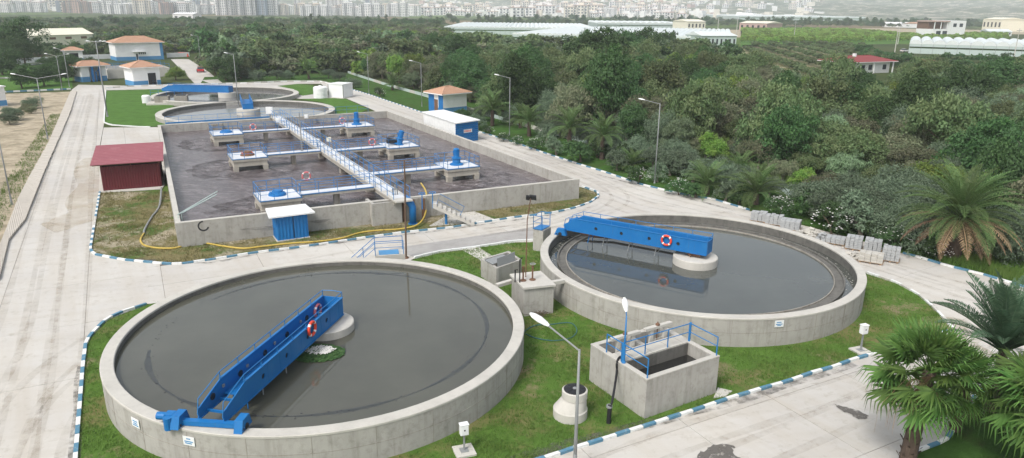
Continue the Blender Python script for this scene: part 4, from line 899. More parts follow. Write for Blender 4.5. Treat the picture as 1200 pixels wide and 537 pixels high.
p=at(476,303,0); t_=thing('wooden_pole','thin brown pole standing at the far edge of the nearest tank','pole',tuple(p)); MB().tube([p,p+Vector((0.12,0,7.4))],[.075,.055],8).build('pole','poleBrown',t_); MB().lathe([(.2,0),(.2,.12),(0,.12)],10,tuple(p)).build('base','rust',t_)
p=at(354,177,2.3); t_=thing('walkway_pole','thin pale pole rising from the left side of the central walkway','pole',tuple(p)); MB().tube([p,p+Vector((0,0,4.2))],.06,6).build('pole','steel',t_); MB().lathe([(.15,0),(.15,.06),(0,.06)],8,tuple(p)).build('base','steel',t_)

# ================================================================ BUILDINGS OF THE PLANT
# maroon shed
g=[at(121.5,224.5),at(190,219)]; u=(g[1]-g[0]).normalized(); X=frame(g[0],g[1]); L=(g[1]-g[0]).length; D=6.6
SH=thing('maroon_shed','maroon corrugated shed with faded red roof left of the basin','shed',tuple(g[0]))
def vwall(mb,p0,p1,z0,z1a,z1b,n,h=.03): mb.sheet((p0[0],p0[1],z0),(p1[0],p1[1],z0),(p1[0],p1[1],z1b),(p0[0],p0[1],z1a),n,h,.02)
mb=MB(X); vwall(mb,(0,0),(L,0),0,2.45,2.45,22); mb.build('front_wall','maroon',SH)
mb=MB(X); vwall(mb,(L,0),(L,D),0,2.45,3.2,22); mb.build('side_wall','maroon',SH); mb=MB(X); vwall(mb,(0,D),(0,0),0,3.2,2.45,22); mb.build('side_wall','maroon',SH); mb=MB(X); vwall(mb,(L,D),(0,D),0,3.2,3.2,22); mb.build('back_wall','maroon',SH)
mb=MB(X); mb.sheet((-.75,D+.3,3.45),(-.75,-.6,2.78),(L+.45,-.6,2.78),(L+.45,D+.3,3.45),13,.05,.03); mb.build('roof_sheet','redroof',SH)
for x in (.05,L/2,L-.1): mb=MB(X); mb.box(x,x+.1,.05,.15,0,2.78); mb.build('post','rust',SH)
mb=MB(X); mb.box(-.6,L+.4,-.45,-.38,2.66,2.74); mb.build('fascia','rust',SH)
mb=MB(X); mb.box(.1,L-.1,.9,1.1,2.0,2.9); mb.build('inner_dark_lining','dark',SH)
mb=MB(); mb.prism(P2([(117,192),(122,190),(190,180),(193,217),(190,222),(121,226.5),(116,226)]),0,.07); single(mb,'shed_pad','palec','pale concrete pad under the maroon shed','pad')
# blue kiosk with white roof
g=[at(326,284),at(362,279)]; X=frame(g[0],g[1]); L=(g[1]-g[0]).length
KS=thing('blue_kiosk','small blue ribbed kiosk with overhanging white roof in front of the basin','kiosk',tuple(g[0]))
mb=MB(X); mb.box(-.1,L+.1,-.1,1.75,0,.12); mb.build('plinth','palec',KS)
mb=MB(X); vwall(mb,(0,0),(L,0),.1,2.05,2.05,9,.025); mb.build('front_panel','blue',KS); mb=MB(X); vwall(mb,(L,0),(L,1.6),.1,2.05,2.1,7,.025); mb.build('side_panel','blue',KS)
mb=MB(X); vwall(mb,(0,1.6),(0,0),.1,2.1,2.05,7,.025); mb.build('side_panel','blue',KS); mb=MB(X); vwall(mb,(L,1.6),(0,1.6),.1,2.1,2.1,9,.025); mb.build('back_panel','blue',KS)
mb=MB(X); mb.box(L*.52,L*.54,-.035,-.02,.2,2.0); mb.build('door_seam','dark',KS)
mb=MB(X); mb.hexa([(-.6,-.35,2.08),(L+.55,-.35,2.08),(L+.35,2.0,2.2),(-.4,2.0,2.2),(-.6,-.35,2.2),(L+.55,-.35,2.2),(L+.35,2.0,2.32),(-.4,2.0,2.32)]); mb.build('roof','white',KS)
# long cabin beside the basin
Hc=2.9; r=[at(534.4,144.8,Hc),at(562.6,140.8,Hc),at(520,129,Hc),at(494,131.5,Hc)]
t_=thing('long_cabin','long white panelled cabin with blue end wall between basin and road','cabin',tuple(r[0].xy)+(0,))
def roofq(pts,z0,z1,dz=0): return [(p.x,p.y,z0) for p in pts]+[(p.x,p.y,z1) for p in pts]
r=[Vector(p) for p in r]; cen=sum(r,Vector())/4
MB().hexa(roofq(r,2.82,2.96)).build('roof','white',t_)
q=[cen+(p-cen)*.93 for p in r]; q=[Vector((p.x,p.y,0)) for p in q]
mb=MB(); vwall(mb,q[0],q[1],0,2.82,2.82,1,.0); 
n=9
for i in range(n): z0=.05+i*2.75/n; mb=MB(frame(q[0],q[1])); mb.box(0,(q[1]-q[0]).length,-.03,.05,z0,z0+2.75/n-.03); mb.build('end_panel','blue',t_)
X=frame(q[3],q[0]); L=(q[0]-q[3]).length
for i in range(6): mb=MB(X); mb.box(L*i/6+.03,L*(i+1)/6-.03,-.03,.05,.05,2.8); mb.build('side_panel','wallwhite',t_)
for e,f_ in ((q[1],q[2]),(q[2],q[3])): mb=MB(frame(e,f_)); mb.box(0,(f_-e).length,-.03,.05,.05,2.8); mb.build('side_panel','wallwhite',t_)
mb=MB(frame(q[0],q[1])); w_=(q[1]-q[0]).length; mb.box(w_*.35,w_*.72,-.045,-.03,1.35,1.8); mb.build('notice','wallwhite',t_)
for k in range(5): mb=MB(frame(q[0],q[1])); x0=w_*.38+k*w_*.06; mb.box(x0,x0+w_*.035,-.055,-.045,1.45,1.7); mb.build('letter_mark','orange',t_)
# hip roofed houses
def hip(mb,x0,x1,y0,y1,z,h,ov=.6):
    x0-=ov;x1+=ov;y0-=ov;y1+=ov; w_=x1-x0;d=y1-y0; m=min(w_,d)/2
    if w_>=d: a=(x0+m,(y0+y1)/2,z+h); b=(x1-m,(y0+y1)/2,z+h)
    else: a=((x0+x1)/2,y0+m,z+h); b=((x0+x1)/2,y1-m,z+h)
    v=[(x0,y0,z),(x1,y0,z),(x1,y1,z),(x0,y1,z),a,b]
    fs=[(0,1,5,4),(1,2,5),(2,3,4,5),(3,0,4),(3,2,1,0)] if w_>=d else [(0,1,4),(1,2,5,4),(2,3,5),(3,0,4,5),(3,2,1,0)]
    mb.add(v,fs)
def tiles(root,X,x0,x1,y0,y1,z,h,ov,mat,rows=10):
    mb=MB(X); hip(mb,x0,x1,y0,y1,z,h,ov); r_=mb.build('roof',mat,root)
    # courses of tiles: raised rolls following the slopes
    mb=MB(X); X0,X1,Y0,Y1=x0-ov,x1+ov,y0-ov,y1+ov; m=min(X1-X0,Y1-Y0)/2
    for i in range(rows):
        f=(i+.5)/rows; zz=z+h*f+.03; k=m*f; p=[(X0+k,Y0+k),(X1-k,Y0+k),(X1-k,Y1-k),(X0+k,Y1-k)]
        for a,b in zip(p,p[1:]+p[:1]):
            if math.hypot(b[0]-a[0],b[1]-a[1])>.3: mb.tube([(a[0],a[1],zz),(b[0],b[1],zz)],.045,4)
    mb.build('tile_courses',mat,r_,kind='stuff')
    mb=MB(X); mb.box(X0+.02,X1-.02,Y0+.02,Y1-.02,z-.18,z-.005); mb.build('eaves_board','wallwhite',root)
    mb=MB(X)
    if X1-X0>=Y1-Y0: mb.tube([(X0+m,(Y0+Y1)/2,z+h+.03),(X1-m,(Y0+Y1)/2,z+h+.03)],.09,6); ends=[((X0,Y0),(X0+m,(Y0+Y1)/2)),((X0,Y1),(X0+m,(Y0+Y1)/2)),((X1,Y0),(X1-m,(Y0+Y1)/2)),((X1,Y1),(X1-m,(Y0+Y1)/2))]
    else: ends=[((X0,Y0),((X0+X1)/2,Y0+m)),((X1,Y0),((X0+X1)/2,Y0+m)),((X0,Y1),((X0+X1)/2,Y1-m)),((X1,Y1),((X0+X1)/2,Y1-m))]; mb.tube([((X0+X1)/2,Y0+m,z+h+.03),((X0+X1)/2,Y1-m,z+h+.03)],.09,6)
    for a,b in ends: mb.tube([(a[0],a[1],z+.03),(b[0],b[1],z+h+.03)],.07,5)
    mb.build('ridge_tiles',mat,r_)
def block(root,X,x0,x1,y0,y1,h,band=1.0,wm='wallwhite',bm='wallblue'):
    if band: mb=MB(X); mb.box(x0-.02,x1+.02,y0-.02,y1+.02,0,band); mb.build('painted_band',bm,root)
    mb=MB(X); mb.box(x0,x1,y0,y1,band if band else 0,h); return mb.build('wall',wm,root)
def hole(root,X,x0,x1,z0,z1,y,name='window',mat='dark',dep=.12,fm='wallwhite'):
    mb=MB(X); f=.08
    mb.box(x0-f,x1+f,y-.05,y+.04,z0-f,z0); mb.box(x0-f,x1+f,y-.05,y+.04,z1,z1+f); mb.box(x0-f,x0,y-.05,y+.04,z0,z1); mb.box(x1,x1+f,y-.05,y+.04,z0,z1); fr=mb.build(name,fm,root)
    mb=MB(X); mb.box(x0,x1,y-.02,y+.05,z0,z1); mb.build('pane' if name=='window' else 'door_leaf',mat,fr); return fr
# main hall
g=[at(137,71.5),at(193.5,70.0)]; X=frame(g[0],(g[1].x,g[1].y+2)); L=(g[1]-g[0]).length
HB=thing('main_hall','largest white hall with orange hipped roof and blue base at upper left','building',tuple(g[0]))
block(HB,X,0,L,0,9,5.6,.0); mb=MB(X); mb.box(-.02,L+.02,-.02,9.02,0,1.2); mb.build('painted_band','wallblue',HB); mb=MB(X); mb.box(L-.9,L+.03,-.03,9.03,1.2,5.5); mb.build('blue_corner','wallblue',HB)
tiles(HB,X,0,L,0,9,5.75,1.9,.7,'tile',12); hole(HB,X,L*.41,L*.45,.1,2.1,0,'door'); 
for k in range(4): hole(HB,X,L*.45+k*.6+.3,L*.45+k*.6+.7,1.9,2.6,0,'window','glass')
mb=MB(X); mb.box(L*.35,L*.6,-.9,0,2.7,2.85); mb.build('canopy','wallwhite',HB)
# blue pillared pavilion
g=[at(97,96.5),at(126,94.5)]; X=frame(g[0],g[1]); L=(g[1]-g[0]).length
t_=thing('small_pavilion','small white pavilion with orange roof and thick blue pillars beside the road end','building',tuple(g[0]))
block(t_,X,0,L*.32,0,4,3.6,1.2); block(t_,X,L*.78,L,0,4,3.6,1.2); mb=MB(X); mb.box(L*.32,L*.78,2.4,3.9,0,3.55); mb.build('back_wall','wallwhite',t_)
tiles(t_,X,-.4,L+.4,0,4,3.7,1.1,.6,'tile',6)
for x in (L*.42,L*.72): mb=MB(X); mb.box(x-.22,x+.22,-.5,-.05,0,3.5); mb.build('pillar','blue',t_)
mb=MB(X); mb.tube([(L*.55,-.3,0),(L*.55,-.3,2.2),(L*.66,-.3,2.6)],.16,10); mb.build('blue_pipe','blue',t_)
# second small house
g=[at(157.5,101.5),at(189,99.5)]; X=frame(g[0],g[1]); L=(g[1]-g[0]).length
t_=thing('small_house','small white house with orange roof and dark double door beside the far lawn','building',tuple(g[0]))
block(t_,X,0,L,0,5.5,4.1,1.15); tiles(t_,X,0,L,0,5.5,4.2,1.3,.7,'tile',7); hole(t_,X,L*.54,L*.84,.1,2.8,0,'door')
mb=MB(X); mb.box(L*.545,L*.675,-.08,-.03,.12,2.78); mb.build('door_leaf','dark',t_)
# gate hut canopy
g=[at(75,72),at(98,71.5)]; X=frame(g[0],g[1]); L=(g[1]-g[0]).length
t_=thing('gate_hut','white gate hut with orange roof and arched opening beyond the palm','building',tuple(g[0]))
block(t_,X,L*.78,L,0,4,3.3,.9); block(t_,X,0,L*.1,0,4,3.3,.0); mb=MB(X); mb.box(L*.1,L*.78,.2,3.9,2.5,3.3); mb.build('lintel','wallwhite',t_); tiles(t_,X,0,L,0,4,3.4,1.0,.5,'tile',6)
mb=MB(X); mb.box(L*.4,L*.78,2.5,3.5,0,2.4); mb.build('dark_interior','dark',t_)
# blue white hut on the right of the basin
Hh_=3.0; g=[at(509,131),at(519.5,133.5)]; pf=at(519.5,134,0); pr=at(547,131,0); X=frame((pf.x,pf.y,0),pr); L=(pr-pf).length
t_=thing('guard_house','small white guard house with orange roof and blue door side beyond the long cabin','building',tuple(pf))
block(t_,X,0,L,0,4.2,3.4,1.0); tiles(t_,X,0,L,0,4.2,3.5,1.0,.7,'tile',7)
mb=MB(X); mb.box(-.05,-.0,.0,1.3,0,3.3); mb.build('blue_panel','blue',t_); mb=MB(X); mb.box(-.05,0,2.6,4.2,0,3.3); mb.build('blue_panel','blue',t_); mb=MB(X); mb.box(-.06,0,1.5,2.5,.1,2.4); mb.build('door','rust',t_)
# edge building at far left
g=[at(-60,131),at(9,124.5)]; X=frame(g[0],g[1]); L=(g[1]-g[0]).length
t_=thing('edge_building','white flat roofed building with blue base cut by the left edge','building',tuple(g[0])); block(t_,X,0,L,0,5,3.4,1.1); mb=MB(X); mb.box(-.2,L+.2,-.2,5.2,3.4,3.6); mb.build('roof','wallwhite',t_); mb=MB(X); mb.box(0,L,-.25,-.02,0,.15); mb.build('plinth','palec',t_)
# process basin next to the hall
g=[at(127,92.5),at(200,89.5)]; X=frame(g[0],g[1]); L=(g[1]-g[0]).length
t_=thing('process_basin','pale concrete multi channel basin between the hall and the small houses','tank',tuple(g[0]))
mb=MB(X); mb.box(0,L,0,.3,0,2.2); mb.box(0,L,13.7,14,0,2.2); mb.box(0,.3,.3,13.7,0,2.2); mb.box(L-.3,L,.3,13.7,0,2.2); mb.build('wall','palec',t_)
for k in range(1,5): mb=MB(X); mb.box(.3,L-.3,14*k/5-.15,14*k/5+.15,0,2.3); mb.build('channel_wall','palec',t_)
mb=MB(X); mb.box(.3,L-.3,.3,13.7,.9,1.4); mb.build('channel_water','water3',t_)
for y in (.15,5.6,11.2): mb=MB(X); rail_run(mb,[(0,y,2.25),(L,y,2.25)],1.0,2.2,.03); mb.build('handrail','rail',t_)
# distribution box of the far tanks
g=[at(174,123.5),at(212,122.5)]; X=frame(g[0],g[1]); L=(g[1]-g[0]).length
t_=thing('distribution_chamber','low grey concrete chamber with dark gratings left of the far round tanks','chamber',tuple(g[0]))
mb=MB(X); mb.box(-.3,L,-.4,4.2,0,.35); mb.build('base_slab','palec',t_)
for x0,x1 in ((1.0,3.4),(4.4,6.6)):
    mb=MB(X); mb.box(x0,x1,.5,3.0,.35,1.5); bx=mb.build('chamber_box','oldconc',t_); mb=MB(X); mb.box(x0+.25,x1-.25,.8,2.7,1.5,1.56); mb.build('grating','dark',bx)
mb=MB(X); rail_run(mb,[(0,3.8,1.4),(L,3.8,1.4)],1.0,1.5,.03); mb.build('handrail','rail',t_)
p=at(172,121,0); t_=thing('white_cabinet','pale rounded cabinet at the edge of the far lawn','cabinet',tuple(p)); MB().lathe([(.75,0),(.75,1.3),(.6,1.5),(0,1.55)],16,tuple(p)).build('body','white',t_); MB().lathe([(.8,0),(.8,.12)],16,tuple(p)).build('base','palec',t_)
# cabin and ribbed tank on the far right lawn
p=at(376,115,0); t_=thing('water_tank','white ribbed round water tank next to the container cabin','tank',tuple(p))
pr_=[]; 
for k in range(8): pr_+= [(1.35,k*.27),(1.42,k*.27+.08),(1.42,k*.27+.16),(1.35,k*.27+.25)]
MB().lathe([(0,0)]+pr_+[(1.2,2.3),(0,2.45)],24,tuple(p)).build('body','white',t_); MB().lathe([(.3,2.4),(.3,2.55),(0,2.56)],12,tuple(p)).build('lid','white',t_)
g=[at(385.5,114.5),at(402.5,115.5)]; X=frame(g[0],g[1]); L=(g[1]-g[0]).length
t_=thing('container_cabin','white container cabin with dark corner posts beside the ribbed tank','cabin',tuple(g[0]))
mb=MB(X); mb.box(0,L,0,3.6,.12,2.7); mb.build('wall','wallwhite',t_); mb=MB(X); mb.box(-.08,L+.08,-.08,3.7,2.7,2.85); mb.build('roof','white',t_)
for x in (0,L): mb=MB(X); mb.box(x-.06,x+.06,-.06,.06,.1,2.7); mb.build('corner_post','steel',t_)
hole(t_,Matrix(X)@Matrix.Rotation(-PI/2,4,'Z')@Matrix.Translation((-3.6,0,0)),1.0,1.9,.2,2.2,0,'door','wallwhite',fm='steel'); mb=MB(X); mb.box(-1,L+.4,-.7,4,0,.1); mb.build('base_slab','palec',t_)
# long yellowish farm building beyond, red roofed farmhouse, white villa
g=[at(36,55),at(110,52)]; X=frame(g[0],g[1]); L=(g[1]-g[0]).length
t_=thing('long_barn','long pale yellow barn with low roof among trees at upper left','barn',tuple(g[0]))
mb=MB(X); mb.box(0,L,0,14,0,4.6); mb.build('wall','cream',t_); mb=MB(X); mb.add([(-.5,-.5,4.6),(L+.5,-.5,4.6),(L+.5,14.5,4.6),(-.5,14.5,4.6),(-.5,7,7.2),(L+.5,7,7.2)],[(0,1,5,4),(2,3,4,5),(1,2,5),(3,0,4),(3,2,1,0)]); mb.build('roof','cream',t_)
for f in (.05,.3,.55,.8): hole(t_,X,L*f,L*(f+.1),2.7,3.7,0,'window','rust',fm='cream')
g=[at(988,87),at(1044,85)]; X=frame(g[0],g[1]); L=(g[1]-g[0]).length
t_=thing('farmhouse','white farmhouse with long dark red roof at right','house',tuple(g[0]))
mb=MB(X); mb.box(2,L-1,0,9,0,3.4); mb.build('wall','wallwhite',t_); tiles(t_,X,0,L,-1,9.5,3.5,1.5,.6,'tilered',7)
mb=MB(X); mb.box(L*.35,L*.39,3,3.8,4.2,5.7); mb.build('chimney','wallwhite',t_)
for f in (.15,.35,.5,.8): hole(t_,X,L*f,L*f+1.6,1.0,2.5,0,'window','glass')
for f in (.0,.55,.95): mb=MB(X); mb.box(L*f,L*f+.3,-1.2,-.9,0,3.4); mb.build('porch_column','wallwhite',t_)
g=[at(1079,83),at(1097,82)]; X=frame(g[0],g[1]); L=(g[1]-g[0]).length
t_=thing('farm_shed','low shed with dark red roof half hidden in trees right of the farmhouse','shed',tuple(g[0])); mb=MB(X); mb.box(0,L,0,5,0,2.6); mb.build('wall','oldconc',t_); tiles(t_,X,0,L,0,5,2.7,.8,.4,'tilered',4)
g=[at(1092,45),at(1129,45)]; X=frame(g[0],g[1]); L=(g[1]-g[0]).length
t_=thing('villa','two storey white villa with a dark upper terrace at upper right','house',tuple(g[0])); mb=MB(X); mb.box(0,L,0,16,0,6.5); mb.build('lower_wall','wallwhite',t_); mb=MB(X); mb.box(L*.45,L,0,16,6.5,12.5); mb.build('upper_wall','wallwhite',t_); mb=MB(X); mb.box(-.8,L*.46,-1,16,11.5,12.4); mb.build('terrace_roof','apt_pink',t_)
mb=MB(X); mb.box(0,L*.45,5,16,6.5,11.5); mb.build('terrace_back','rust',t_)
for f in (.1,.3): hole(t_,X,L*f,L*f+4,1.8,5.2,0,'window','glass')
for f in (.6,.8): hole(t_,X,L*f,L*f+3,8,10.5,0,'window','glass')
for f in (.0,.2,.4): mb=MB(X); mb.box(L*f,L*f+.5,-.5,0,6.5,11.5); mb.build('column','wallwhite',t_)
# perimeter wall in sections
pw=[(408,86),(452,100.5),(500,114),(560,133),(640,156),(740,182),(820,202),(900,221),(952,239),(1060,262),(1170,289),(1205,303),(1300,330),(1600,408)]
t_=thing('perimeter_wall','low white boundary wall between the verge and the wood','wall',tuple(at(*pw[0])))
pts=[at(*q) for q in pw]
for a,b in zip(pts,pts[1:]):
    n=max(1,int((b-a).length/3))
    for i in range(n): mb=MB(); mb.bar(a.lerp(b,(i+.004)/n),a.lerp(b,(i+.996)/n),.2,0,.6+random.uniform(-.02,.02)); mb.build('wall_panel','ghside' if random.random()<.6 else 'palec',t_)
t_=thing('far_boundary_wall','low white wall with blue base beyond the hall and gate hut','wall',tuple(at(100,69.5)))
for a,b in (((98,70),(136,68.5)),((196,67.5),(222,66.5)),((24,74.5),(88,70.5)),((-20,78),(24,74.5))): mb=MB(); mb.bar(at(*a),at(*b),.3,0,1.5); mb.build('wall_panel','wallwhite',t_)

# ================================================================ CARS
def car(label,loc,ang,paint,L=4.2):
    root=thing('parked_car',label,'car',tuple(loc)); X=Matrix.Translation(loc)@Matrix.Rotation(ang,4,'Z'); W_=.85
    mb=MB(X); prof=[(-2.1,.35),(-2.12,.7),(-2.0,.88),(-1.2,.95),(-.1,.97),(1.1,.92),(1.95,.78),(2.1,.55),(2.08,.3)]
    n=len(prof); vs=[(x,-W_,z) for x,z in prof]+[(x,W_,z) for x,z in prof]; mb.add(vs,[tuple(range(n))[::-1],tuple(range(n,2*n))]+[(i,(i+1)%n,(i+1)%n+n,i+n) for i in range(n)]); mb.build('body',paint,root)
    mb=MB(X); mb.hexa([(-1.9,-.8,.94),(1.0,-.8,.94),(1.0,.8,.94),(-1.9,.8,.94),(-1.5,-.66,1.42),(.2,-.66,1.42),(.2,.66,1.42),(-1.5,.66,1.42)]); mb.build('windows','glass',root)
    mb=MB(X); mb.box(-1.45,.15,-.62,.62,1.42,1.47); mb.build('roof',paint,root)
    for x in (-1.35,1.35):
        for y in (-.86,.86): mb=MB(X); mb.tube([(x,y-.08,.32),(x,y+.08,.32)],.32,14); mb.build('wheel','black',root)
    for y in (-.6,.6): mb=MB(X); mb.box(2.06,2.12,y-.15,y+.15,.6,.72); mb.build('headlight','white',root); mb=MB(X); mb.box(-2.15,-2.1,y-.15,y+.15,.65,.8); mb.build('tail_light','orange',root)
car('red car driving away on the approach road past the far tanks',at(235,84.5,.05),R(115),'redcar')
car('small white van parked beside the greenhouse corner',at(1060,61,.05),R(20),'whitecar')
p=at(215,66.5,0); t_=thing('orange_barrier','small orange barrier block at the end of the approach road','barrier',tuple(p)); mb=MB(); mb.hexa([(p.x-2,p.y-.5,0),(p.x+2,p.y-.5,0),(p.x+2,p.y+.5,0),(p.x-2,p.y+.5,0),(p.x-1.6,p.y-.2,1.5),(p.x+1.6,p.y-.2,1.5),(p.x+1.6,p.y+.2,1.5),(p.x-1.6,p.y+.2,1.5)]); mb.build('block','orange',t_)

# ================================================================ PALLETS OF PAVERS
def pavers(px,py,label,w_=1.15,d=.95,layers=6,ang=R(-30),loose=0,h_=.15,mat='paver'):
    p=at(px,py,.03); w_*=.86; d*=.86; root=thing('paver_stack',label,'paver stack',tuple(p),group='stacks of concrete pavers by the road'); X=Matrix.Translation(p)@Matrix.Rotation(ang,4,'Z')
    for k in range(5): mb=MB(X); y=-d/2+k*(d-.1)/4; mb.box(-w_/2-.05,w_/2+.05,y,y+.1,.09,.12); mb.build('pallet_slat','wood',root)
    for k in (-1,0,1): mb=MB(X); mb.box(k*w_*.42-.05,k*w_*.42+.05,-d/2,d/2,0,.09); mb.build('pallet_block','wood',root)
    for l in range(layers):
        mb=MB(X); nx=4; ny=4; z=.12+l*h_
        for i in range(nx):
            for j in range(ny):
                if l==layers-1 and random.random()<.18+loose: continue
                jx,jy=random.uniform(-.012,.012)*(1+loose*6),random.uniform(-.012,.012)*(1+loose*6)
                mb.box(-w_/2+i*w_/nx+.012+jx,-w_/2+(i+1)*w_/nx-.012+jx,-d/2+j*d/ny+.012+jy,-d/2+(j+1)*d/ny-.012+jy,z+.006,z+h_-.01)
        mb.build('paver_layer',mat,root,kind='stuff')
pavers(889,259,'first paver stack at the left end of the row, just past the kerb',1.5,1.2,5)
pavers(907,263,'second paver stack from the left end of the row',1.6,1.2,5)
pavers(926,269,'third wide low paver stack beside the white oleander',1.8,1.3,5)
pavers(979,285.5,'flat low paver stack behind the loose heap',1.6,1.2,3)
pavers(1000,291.5,'taller blue grey paver stack with a jagged top',1.35,1.2,6,mat='paver')
pavers(1022,295,'blue grey paver stack behind the white long blocks',1.4,1.2,6)
pavers(1043,305.5,'rightmost tall paver stack with four clear layers',1.35,1.2,5,h_=.2)
pavers(1020,307,'low stack of long white kerb blocks in front of the row',1.9,1.2,3,mat='rim',h_=.2)
def heap(px,py,n_,label,sx,sy,mat='paver'):
    p=at(px,py,.03); root=thing('block_heap',label,'heap',tuple(p))
    for i in range(n_):
        r_=random.random(); a=random.uniform(0,2*PI); x=sx*r_*math.cos(a); y=sy*r_*math.sin(a); z=max(0,.55*(1-r_))*random.random()
        X=Matrix.Translation(p+Vector((x,y,z+.1)))@Matrix.Rotation(random.uniform(0,PI),4,'Z')@Matrix.Rotation(random.uniform(-.5,.5),4,'X'); mb=MB(X); mb.box(-.2,.2,-.09,.09,-.08,.08); mb.build('block',mat,root)
heap(950,276,70,'tumbled heap of loose white blocks under the oleander',1.4,.8,'rim'); heap(963,281,26,'small scatter of loose blocks beside the heap',.9,.6); heap(1002,303,24,'few loose long blocks left of the white block stack',1.0,.6,'rim')

# ================================================================ VEGETATION
def npmesh(name,V,F,mats,tint=None,smooth=False):
    me=bpy.data.meshes.new(name); V=np.asarray(V,dtype=np.float32); F=np.asarray(F,dtype=np.int32)
    me.vertices.add(len(V)); me.vertices.foreach_set('co',V.ravel()); k=F.shape[1]
    me.loops.add(F.size); me.loops.foreach_set('vertex_index',F.ravel()); me.polygons.add(len(F))
    me.polygons.foreach_set('loop_start',np.arange(0,F.size,k,dtype=np.int32)); me.update(calc_edges=True); me.validate()
    for m in mats: me.materials.append(M[m])
    if tint is not None:
        at_=me.attributes.new('tint','FLOAT','POINT'); at_.data.foreach_set('value',np.asarray(tint,dtype=np.float32))
    return me
def crown(seed,rx,rz,nc,nl,leaf,lobes=5,zc=None,upright=0,aspect=1.7,base=.15,mat='leaf_mid'):
    g=np.random.RandomState(seed); 
    # big limbs' lobes, then clumps on them, then leaves on clumps
    La=g.uniform(0,2*PI,lobes); Lr=g.uniform(.25,.55,lobes)*rx; Lc=np.stack([Lr*np.cos(La),Lr*np.sin(La),g.uniform(-.35,.45,lobes)*rz],1); Ls=g.uniform(.5,.72,lobes)
    li=g.randint(0,lobes,nc); d=g.normal(size=(nc,3)); d/=np.linalg.norm(d,axis=1)[:,None]; d[:,2]=np.where(d[:,2]<-.35,-d[:,2],d[:,2])
    rr=g.uniform(.55,1.05,nc)**.7; C=Lc[li]+d*rr[:,None]*Ls[li][:,None]*np.array([rx,rx,rz]); cr=g.uniform(.16,.30,nc)*min(rx,rz*1.3)
    N=nc*nl; ci=np.repeat(np.arange(nc),nl); e=g.normal(size=(N,3)); e/=np.linalg.norm(e,axis=1)[:,None]; e[:,2]=np.where(e[:,2]<-.2,-e[:,2]*.7,e[:,2])
    P=C[ci]+e*(cr[ci]*g.uniform(.55,1.1,N))[:,None]
    nrm=e+.8*g.normal(size=(N,3)); nrm[:,2]+=.35; nrm/=np.linalg.norm(nrm,axis=1)[:,None]
    a=g.normal(size=(N,3)); a[:,2]+=upright; a-=nrm*(a*nrm).sum(1)[:,None]; a/=np.linalg.norm(a,axis=1)[:,None]; b=np.cross(nrm,a)
    s=leaf*g.uniform(.6,1.3,N)[:,None]; z0=zc if zc is not None else rz*(1+base)
    P[:,2]+=z0
    V=np.stack([P-a*s,P-b*s/aspect,P+a*s,P+b*s/aspect],1).reshape(-1,3); F=np.arange(N*4).reshape(-1,4)
    tint=np.repeat(np.clip(g.uniform(-.3,1,nc),0,1)[ci],4)
    return V,F,tint
def trunk_mb(seed,h,r,rx,branches=4,tw=.15):
    rnd=random.Random(seed); mb=MB(); top=Vector((rnd.uniform(-tw,tw),rnd.uniform(-tw,tw),h*.55)); mb.tube([(0,0,-.1),(0,0,.15),top*.5,top],[r*1.35,r*1.05,r*.9,r*.75],7)
    for k in range(branches):
        a=2*PI*k/branches+rnd.uniform(-.4,.4); q=top+Vector((math.cos(a)*rx*.45,math.sin(a)*rx*.45,h*.42)); mid=top.lerp(q,.5)+Vector((0,0,.15*h*.3)); mb.tube([top-Vector((0,0,.05)),mid,q],[r*.55,r*.38,r*.15],5)
    return mb
def make_tree(name,label,cat,seed,h,rx,rz,nc,nl,leaf,mat,bark='bark',cy=None,**kw):
    t_=thing(name,label,cat,(0,0,0)); zc=cy if cy else rz*.62+.1
    trunk_mb(seed,max(zc+rz*.3,.8),.045*rx+.06,rx).build('trunk',bark,t_)
    V,F,ti=crown(seed,rx,rz,nc,nl,leaf,zc=zc,**kw); o=bpy.data.objects.new('crown',npmesh('crown',V,F,[mat],ti)); col.objects.link(o); o.parent=t_
    t_['_h']=h; reg(t_); return t_
KINDS={}
def kind(key,*protos): KINDS[key]=[[p,[True]] for p in protos]
kind('broad',make_tree('broadleaf_tree','x','tree',11,6.8,3.3,2.6,150,95,.115,'leaf_mid',lobes=6),make_tree('broadleaf_tree','x','tree',12,6.2,3.0,2.3,140,95,.115,'leaf_mid',lobes=5))
kind('dark',make_tree('dark_tree','x','tree',21,7.5,3.2,3.0,150,95,.115,'leaf_dark',lobes=6),make_tree('dark_tree','x','tree',22,6.4,2.9,2.5,140,95,.115,'leaf_dark',lobes=5))
kind('olive',make_tree('olive_tree','x','tree',31,5.2,2.7,2.0,150,95,.085,'leaf_olive','barkpale',lobes=6,aspect=2.4),make_tree('olive_tree','x','tree',32,4.6,2.3,1.8,140,95,.085,'leaf_olive','barkpale',lobes=5,aspect=2.4))
kind('scrub',make_tree('scrub_tree','x','tree',41,5.0,2.9,1.9,140,95,.10,'leaf_dull','barkpale',lobes=7,aspect=2.2),make_tree('scrub_tree','x','tree',42,4.4,2.6,1.7,130,95,.10,'leaf_dull','barkpale',lobes=5,aspect=2.2))
kind('bright',make_tree('light_green_tree','x','tree',51,5.4,2.5,2.1,130,95,.10,'leaf_bright',lobes=5),make_tree('light_green_tree','x','tree',52,4.4,2.2,1.8,120,95,.10,'leaf_bright',lobes=5))
kind('reed',make_tree('feathery_tree','x','tree',61,5.2,2.4,2.4,120,80,.17,'leaf_reed',lobes=4,upright=2.2,aspect=4.5))
kind('bush',make_tree('round_bush','x','bush',71,2.3,1.3,1.1,70,36,.09,'leaf_dark',cy=.62,lobes=4),make_tree('round_bush','x','bush',72,2.6,1.3,1.2,70,36,.09,'leaf_olive','barkpale',cy=.7,lobes=4,aspect=2.4))
